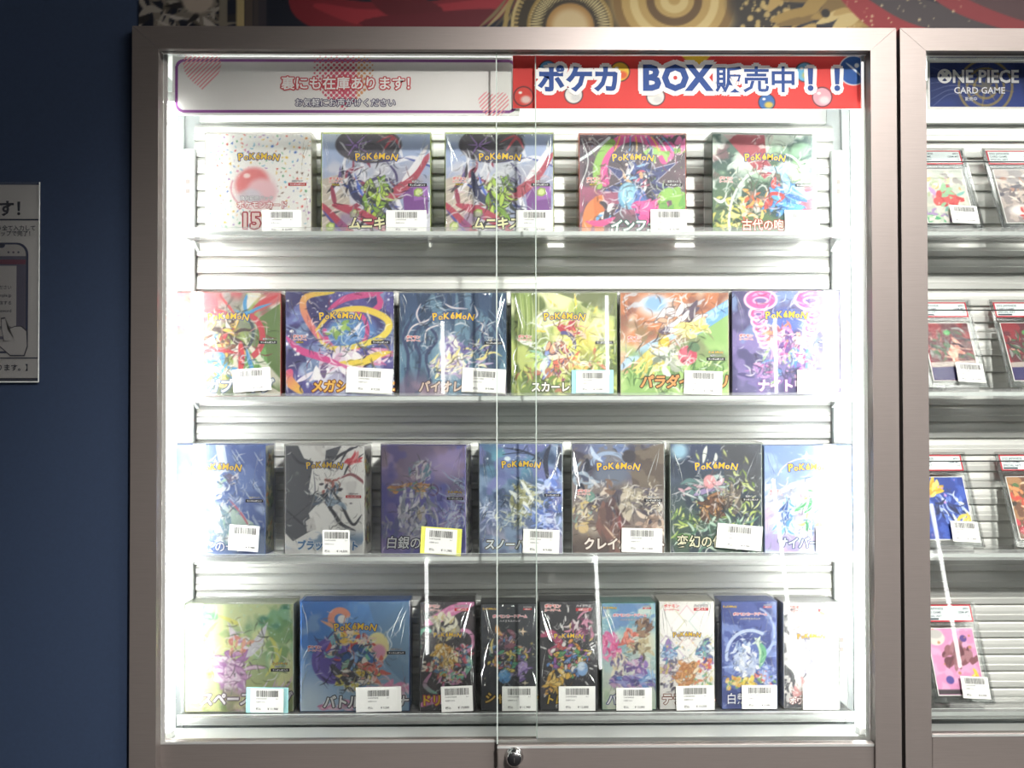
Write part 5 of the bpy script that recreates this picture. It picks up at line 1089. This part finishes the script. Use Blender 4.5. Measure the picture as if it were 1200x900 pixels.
# ------------------------------------------------------------------ graded cards in the neighbouring showcase
def c_straw(A): A.fill('b8bcb0'); A.cloud('d8cfc0', 5, .5, .6, 2, .9); A.swirl(.5, .4, .5, .3, ['c8a868', 'e0c890', '8a8480', 'c88ca4', 'e8e4dc', 'a4b088'], 50, 3, (.02, .05), (.1, .25)); A.swirl(.55, .75, .3, .2, ['b83c40', 'c85050', '8cb88c', 'b490c0', '74b0a4'], 40, 4, (.03, .06), (.12, .3)); A.swirl(.4, 1.2, .5, .12, ['4c9c6c', 'a8c8a0', '9c80b0', 'd8d0c8'], 40, 5, (.02, .05), (.1, .3))
def c_wine(A): A.fill('5c2c34'); A.cloud('8c2c34', 4, .5, .62, 2, .9); A.swirl(.5, .5, .5, .4, ['a83c40', '3c3038', '6c4c50', 'c89080', '4c6c4c', '8c8c88'], 60, 3, (.012, .035), (.15, .4), line='2c2428', ang=40, spread=40); A.swirl(.55, .6, .12, .3, ['d8a08c', 'c87c6c', 'e0b8a0'], 20, 4, (.03, .05), (.1, .25), ang=70, spread=30); A.ell(.5, .24, .08, .07, '4c9c54', soft=.2); A.poly([(0, .98), (1, .92), (1, 1.06), (0, 1.1)], 'a89c94'); A.poly([(0, 1.1), (1, 1.06), (1, 1.4), (0, 1.4)], '34305c')
def c_pale(A): A.fill('8c8484'); A.cloud('b8a8a0', 5, .5, .6, 2, .9); A.swirl(.5, .55, .5, .4, ['6c6468', 'c8b8ac', 'a87c6c', 'e0d4c8', '54505c'], 60, 3, (.02, .05), (.1, .3)); A.ell(.5, 1.1, .4, .18, 'e8e0dc', soft=.3); A.swirl(.6, 1.2, .3, .1, ['c84c50', 'e0a8a0'], 14, 4, (.03, .06), (.1, .3))
def c_blue(A): A.fill('243a8c'); A.cloud('3854b4', 4, .5, .62, 2, .9); A.swirl(.5, .6, .45, .4, ['1c2448', '5c78cc', 'a8bce8', '2c3870', 'd8e0f0'], 50, 3, (.012, .035), (.15, .4), ang=60, spread=60); A.swirl(.2, .3, .2, .18, ['e0b83c', 'f0d870', 'c89828'], 16, 4, (.03, .06), (.15, .3), ang=-40, spread=20); A.swirl(.8, 1.1, .2, .14, ['e0c04c', 'f0d880'], 12, 5, (.02, .04), (.2, .35), ang=-50, spread=15); A.stars(16, 'c890d0', .015, .04, 4)
def c_rose(A): A.fill('6c4c3c'); A.cloud('a87c54', 5, .5, .6, 2, .9); A.swirl(.5, .5, .5, .4, ['c84c40', 'e0905c', '4c6c44', 'e8d0a8', '3c3430'], 60, 3, (.02, .05), (.1, .3)); A.swirl(.4, 1.15, .4, .14, ['a82c3c', 'c84854', '3c4c38'], 40, 4, (.03, .06), (.08, .2))
def c_pink(A): A.fill('d88cb8'); A.cloud('e4a8cc', 5, .5, .6, 2, .8); A.ell(.16, .2, .2, .17, 'd4d0c8', soft=.1); A.ell(.16, .12, .16, .1, 'b8b4b0', soft=.2); A.swirl(.55, .7, .34, .26, ['7c4850', '8c5860', '643840', 'a06c74'], 36, 3, (.035, .06), (.15, .4), ang=-60, spread=40); A.swirl(.86, 1.12, .14, .14, ['e8c43c', 'e89c3c', 'f4e08c'], 24, 4, (.03, .06), (.1, .2)); A.ell(.76, .22, .08, .08, '543c84', soft=.2); A.ell(.3, 1.1, .09, .09, '4c4090', soft=.2); A.stars(12, 'b87c50', .02, .04, 5); A.poly([(0, 1.3), (1, 1.3), (1, 1.4), (0, 1.4)], '3c3438')

_SL = {}
def slab_parts():
    if _SL: return _SL
    W_, H_, T = .080, .134, .0062
    mb = MB().box(-W_ / 2, W_ / 2, -T, 0, 0, H_, .0012)
    for a in (MB().box(-W_ / 2 - .0003, -W_ / 2 + .0035, -T - .0008, -T, .001, H_ - .001, .0003), MB().box(W_ / 2 - .0035, W_ / 2 + .0003, -T - .0008, -T, .001, H_ - .001, .0003), MB().box(-W_ / 2, W_ / 2, -T - .0008, -T, H_ - .004, H_, .0003), MB().box(-W_ / 2, W_ / 2, -T - .0008, -T, .0, .004, .0003)):
        mb.add(a.v, a.f)
    o = mb.build('slab_case', 'slab_clear', None, fix=False); _SL['case'] = o.data; bpy.data.objects.remove(o)
    mb = MB()
    for x0, x1, z0, z1 in ((-.0385, -.0345, .002, H_ - .002), (.0345, .0385, .002, H_ - .002), (-.0345, .0345, .002, .010), (-.0345, .0345, .102, .1065)):
        mb.box(x0, x1, -.0040, -.0022, z0, z1, .0003)
    o = mb.build('slab_insert', 'slab_frost', None); _SL['insert'] = o.data; bpy.data.objects.remove(o)
    k = Ink(); k.rect(-.0345, .0345, .1072, .1305, 'c83a48', -.0041); k.rect(-.0325, .0325, .1092, .1285, 'e4ecec', -.0042)
    for r, z in enumerate((.1235, .1185, .1135)):
        k.text(['2022 JAPANESE', 'CARD GAME', 'SPECIAL ART'][r], -.031, z, .0042, '54606c', -.0043, None, 0, 'l'); k.text(['#001', 'GEM MT', '10'][r], .031, z, .0042, '54606c', -.0043, None, 0, 'r')
    k.rect(-.0315, -.012, .1098, .1122, '4c5460', -.0043)
    _SL['label'] = k.mesh('grade_label', 'print_paper')
    mb = MB(); mb.prism([(.0004, .003), (.0004, .085), (.0016, .085), (.0016, .003)], 'x', -.012, .012)
    o = mb.build('slab_back', 'slab_frost', None); _SL['backing'] = o.data; bpy.data.objects.remove(o)
    return _SL
m = clear('slab_frost', (.80, .82, .82), .2, 2.2, 1.5)
def graded(row, xr, art, label, price, lean=25, tagd=(.016, .028)):
    sp = slab_parts(); z = SLAB_Z[row]; Y = .086
    right = P(xr, R2Y[row], Y).x
    t = thing('graded_card', label, 'trading card', (right - .040, Y, z + .0004))
    rx = R(-lean)
    def put(me, nm, par=t, loc=(0, 0, 0)):
        o = link(nm, me, par)
        if par is t: o.rotation_euler = (rx, 0, 0); o.location = (0, .0070, .0026)
        else: o.location = loc
        return o
    put(sp['case'], 'slab_case'); put(sp['insert'], 'slab_insert'); put(sp['label'], 'grade_label')
    A = Art(.061, .086, .0011); A.grad('3c3430', '4c443c', 90); art(A)
    c = put(A.mesh('card_print', lift=.04), 'card_print')
    c.location = Vector((0, .0070, .0026)) + Matrix.Rotation(rx, 3, 'X') @ Vector((0, -.0030, .0125))
    e = MB().box(-.0315, .0315, -.0004, .0006, -.001, .087).build('card_stock', 'paper', c); e.location = (0, .0006, 0)
    # clear easel under the slab
    s = math.sin(R(lean)); co = math.cos(R(lean))
    ez = MB(); ez.prism([(.0085 + .006, .004), (.012 + .085 * s * .62, .085 * co * .62), (.014 + .085 * s * .62, .085 * co * .62), (.047, 0), (.045, 0), (.0135 + .075 * s * .6, .072 * co * .6), (.0175, .0)], 'x', -.022, -.018)
    ez.prism([(-.0035, .0), (.05, 0), (.05, .0018), (-.0035, .0018)], 'x', -.022, .022); ez.prism([(-.0035, .0018), (-.002, .0018), (-.002, .009), (-.0035, .009)], 'x', -.022, .022)
    ez.build('easel', 'acrylic', t)
    if price:
        g = price_tag(t, 0, 0, 0, .036, .028, 0, price, row + len(art.__name__))
        g.rotation_euler = (rx, R(3), 0)
        g.location = Vector((0, .0070, .0026)) + Matrix.Rotation(rx, 3, 'X') @ Vector((tagd[0], -.0095, tagd[1] - .0075))
    return t
graded(0, 1155, c_straw, 'graded card with straw yellow and pale pink picture, first on the top shelf', '4,980')
graded(0, 1248, c_pale, 'graded card with greyish picture and white patch, second on the top shelf', None)
graded(1, 1162, c_wine, 'graded card with wine red picture and price label, first on the second shelf', '15,800')
graded(1, 1257, c_wine, 'graded card with wine red picture cut by the photo edge, second on the second shelf', None)
graded(2, 1156, c_blue, 'graded card with deep blue and yellow picture on the third shelf', '21,800')
graded(2, 1264, c_rose, 'graded card with brown and red flowery picture, second on the third shelf', None)
graded(3, 1168, c_pink, 'graded card with pink picture, alone on the bottom shelf', '6,980')
for k, y in enumerate((189.5, 363.5, 540.5)):
    a = P(1080, y, .112)
    MB_ = MB().cyl((.112, a.z), .0009, 'x', L2 + .03, R2 - .03, 8)
    tag(MB_.build('security_wire', 'black_plastic'), 'thin black wire stretched across the %s row of graded cards' % ['top', 'second', 'third'][k], 'wire', 'wires in the card showcase')

# ------------------------------------------------------------------ poster on the wall above the showcases
pz = P(600, 34, WALL_Y).z - .03
x0 = P(163, 20, WALL_Y).x; pw = 1.42; ph = .16
t = thing('wall_poster', 'dark poster of gold clockwork and red drapery above the showcases', 'poster', (x0 + pw / 2, WALL_Y - .0015, pz))
MB().box(-pw / 2, pw / 2, .0003, .0014, 0, ph).build('panel', 'black_plastic', t)
A = Art(pw, ph, .0017); A.fill('141a2c'); vis = A.h - .03 / pw
def U(px): return (P(px, 20, WALL_Y).x - x0) / pw
def V(py): return (pz + ph - P(600, py, WALL_Y).z) / pw
A.swirl(U(215), V(15), .035, .02, ['b4aca0', '8c8478', '6c6458', 'd0c8bc', '2c2a2c'], 60, 3, (.0012, .0035), (.012, .035)); A.ell(U(232), V(2), .014, .012, 'c8b8a8', soft=.2)
for px, c in ((262, '8c8474'), (282, 'c8b480'), (292, '5c5048'), (302, '4c4444'), (308, '3c3840')): A.stroke([(U(px), 0), (U(px), .06), (U(px), A.h)], .0035, c, w2=.0035)
A.stroke([(U(360), V(-20)), (U(362), V(8)), (U(420), V(24)), (U(520), V(20)), (U(640), V(-22))], .016, '8c2430', w2=.01); A.stroke([(U(370), V(8)), (U(440), V(22)), (U(560), V(10)), (U(640), V(-12))], .008, 'b43440', w2=.002); A.stroke([(U(430), V(-10)), (U(470), V(8)), (U(520), V(14))], .012, '6c1c28'); A.stroke([(U(420), V(28)), (U(500), V(32)), (U(600), V(14))], .012, '701c2a')
for i in range(6): A.stroke([(U(560 + i * 9), V(34)), (U(580 + i * 7), V(16)), (U(596 + i * 5), V(-4))], .0016, ['8c7c58', 'b4a070', '4c4438'][i % 3])
sx, sy = U(668), V(32)
A.ell(sx, sy, .052, .052, '3c3424'); 
for rr, c, wd in ((.056, 'b49c5c', .002), (.050, 'd8c484', .0014), (.036, 'a88c4c', .0016)): A.ring(sx, sy, rr, rr, wd, c)
for i in range(44):
    a = math.pi + math.pi * (i - 2) / 40; A.stroke([(sx + .024 * math.cos(a), sy + .024 * math.sin(a)), (sx + .03 * math.cos(a), sy + .03 * math.sin(a)), (sx + .036 * math.cos(a), sy + .036 * math.sin(a))], .0008, 'e4d498')
    A.stroke([(sx + .045 * math.cos(a), sy + .045 * math.sin(a)), (sx + .047 * math.cos(a), sy + .047 * math.sin(a)), (sx + .05 * math.cos(a), sy + .05 * math.sin(a))], .0011, 'c8b070')
A.ell(sx, sy, .021, .021, 'b88c4c'); A.ell(sx, sy, .017, .017, 'e4cc98', soft=.3)
for i in range(5): A.stroke([(U(730 + i * 8), V(34)), (U(742 + i * 8), V(10)), (U(738 + i * 8), V(-20))], .0022, ['c8a858', '5c4828', 'e0c888'][i % 3], w2=.001)
A.ell(U(792), V(-4), .06, .05, 'c8a860', soft=.2); 
for rr in (.045, .032, .019, .008): A.ring(U(790), V(0), rr * 1.1, rr, .0035, ['e8d08c', '8c6c34', 'f0dca0', '6c5028'][int(rr * 1000) % 4])
A.ell(U(895), V(0), .032, .03, '2c2820', soft=.3); A.stars(90, 'd8bc74', .0008, .003, 5, (U(868), U(925), V(-20), V(34))); A.swirl(U(960), V(10), .05, .035, ['c8a860', 'e4cc88', '8c7038', 'b4944c'], 40, 6, (.003, .007), (.03, .06), ang=-30, spread=30); A.ell(U(967), V(15), .004, .004, '1c1814')
A.stroke([(U(990), V(-12)), (U(1040), V(24)), (U(1120), V(38))], .012, 'a82c34', w2=.008); A.stroke([(U(1020), V(-16)), (U(1080), V(14)), (U(1180), V(34))], .012, '4c4448', w2=.01); A.stroke([(U(1080), V(-22)), (U(1140), V(8)), (U(1230), V(36))], .01, 'a03038', w2=.006); A.stroke([(U(1120), V(-24)), (U(1200), V(4)), (U(1300), V(30))], .014, '5c3c40', w2=.01); A.stars(40, 'e8d4a0', .0006, .0014, 8, (U(990), U(1140), V(-10), V(34)))
A.c *= .72
link('poster_print', A.mesh('poster_print', 'print_paper'), t)

# ------------------------------------------------------------------ notice in a clear sleeve on the navy wall
a = P(45, 443, WALL_Y); b = P(45, 217, WALL_Y); nh = b.z - a.z; nw = nh * .707
t = thing('wall_notice', 'white printed notice with a drawn phone in a clear sleeve on the navy wall', 'notice', (a.x - nw / 2, WALL_Y - .002, a.z))
MB().box(-nw / 2, nw / 2, .0003, .0008, 0, nh).build('sheet', 'paper', t)
k = Ink(); e = nw / 2
k.rect(-e, e, nh * .815, nh * .823, '2a3350', -.0001); k.rect(-e, e, nh * .10, nh * .106, '2a3350', -.0001)
k.text('会員登録できます！', e - .022, nh * .845, .0205, '2a3044', -.0001, None, 0, 'r', bold=.03)
k.text('空メールを送るよう全て入力して', e - .004, nh * .765, .0068, '2a3044', -.0001, None, 0, 'r', bold=.015)
k.text('ボタンをタップで完了！', e - .010, nh * .737, .0068, '2a3044', -.0001, None, 0, 'r', bold=.015)
k.text('【特典もあります。】', e - .012, nh * .04, .0088, '2a3044', -.0001, None, 0, 'r', bold=.02)
def rrect(x0, x1, z0, z1, r, col, y):
    pts = []
    for cx, cz, a0 in ((x1 - r, z1 - r, 0), (x0 + r, z1 - r, 90), (x0 + r, z0 + r, 180), (x1 - r, z0 + r, 270)):
        for i in range(7): q = R(a0 + 15 * i); pts.append((cx + r * math.cos(q), cz + r * math.sin(q)))
    k.flat(pts, [tuple(range(len(pts)))], col, y)
rrect(e - .13, e - .012, nh * .128, nh * .70, .014, '3a4468', -.0001); rrect(e - .127, e - .015, nh * .138, nh * .69, .012, 'd4d2d0', -.0002)
rrect(e - .10, e - .04, nh * .672, nh * .70, .004, '3a4468', -.0003)
k.rect(e - .127, e - .015, nh * .20, nh * .63, '6c6a84', -.0003); k.rect(e - .127, e - .015, nh * .588, nh * .612, '8a4a64', -.0004); k.rect(e - .121, e - .026, nh * .215, nh * .58, 'dcdad8', -.0004)
for z, s in ((.46, '入力してください'), (.42, 'info@example.jp'), (.38, '送信する'), (.34, 'password'), (.25, '利用規約')): k.text(s, e - .032, nh * z, .0052, '4a4c5c', -.0005, None, 0, 'r')
k.rect(e - .09, e - .056, nh * .222, nh * .242, '8a3a50', -.0005)
for i in range(3): k.disc(e - .024 - i * .006, nh * .65, .0014, '6a6c7c', -.0003, 10)
hp = [(-.004, .036), (.001, .037), (.004, .022), (.014, .026), (.022, .026), (.029, .02), (.03, .0), (.026, -.012), (.008, -.012), (-.008, .002), (-.006, .006), (.0, .006), (-.003, .02)]
def hand(s, col, y):
    c = (e - .040, nh * .165); pts = [(c[0] + p[0] * .9 + (p[0] - .01) * s, c[1] + p[1] * .9 + (p[1] - .01) * s) for p in hp]
    v = [(c[0] + .012, c[1] + .008)] + pts; k.flat(v, [(0, i, i % len(pts) + 1) for i in range(1, len(pts) + 1)], col, y)
hand(.07, '4a4c5c', -.0006); hand(0, 'e4e2e0', -.0007)
link('notice_print', k.mesh('notice_print', 'print_paper'), t)
MB().box(-nw / 2 - .003, nw / 2 + .003, -.0016, -.0012, -.005, nh + .003).build('sleeve', 'film', t)
sl = MB()
for x in (nw / 2 + .0012,): sl.box(x, x + .0012, -.0024, -.0010, -.005, nh + .003, .0003)
sl.box(-nw / 2, nw / 2 + .002, -.0024, -.0010, -.0055, -.004, .0003)
sl.build('sleeve_edge', 'acrylic_edge', t)

# ------------------------------------------------------------------ upright strip lamps on the opposite wall (seen only as streaks in the glass)
M0 = 2 * .011; 
def mirror_point(px, py, Y): 
    p = P(px, py, 2 * .0115 - Y); return (p.x, p.z)
n = 0
for (xa, ya, xb, yb) in ((518, 375, 519, 462), (711, 345, 712, 440), (908, 372, 910, 462), (499, 655, 500, 770), (698, 650, 704, 785), (906, 560, 934, 800), (1094, 590, 1129, 785)):
    Y = -3.17
    xu, zu = mirror_point(xa, ya, Y); xl, zl_ = mirror_point(xb, yb, Y)
    t = thing('strip_lamp', 'strip lamp opposite the showcases whose reflected streak crosses the %s' % ['dark blue tree box', 'yellow green jungle box', 'violet ring box', 'narrow box with pink ribbons', 'narrow box with confetti dashes', 'white and grey narrow box', 'pink graded card'][n], 'lamp', (xl, Y, zl_), group='strip lamps on the opposite wall'); n += 1
    L = math.hypot(xu - xl, zu - zl_); ang = math.atan2(xu - xl, zu - zl_)
    t.rotation_euler = (0, ang, 0)
    MB().box(-.014, .014, -.03, -.004, 0, L, .002).build('housing', 'white_paint', t)
    MB().box(-.008, .008, -.004, .002, .004, L - .004, .001).build('diffuser', 'strip_glow', t)
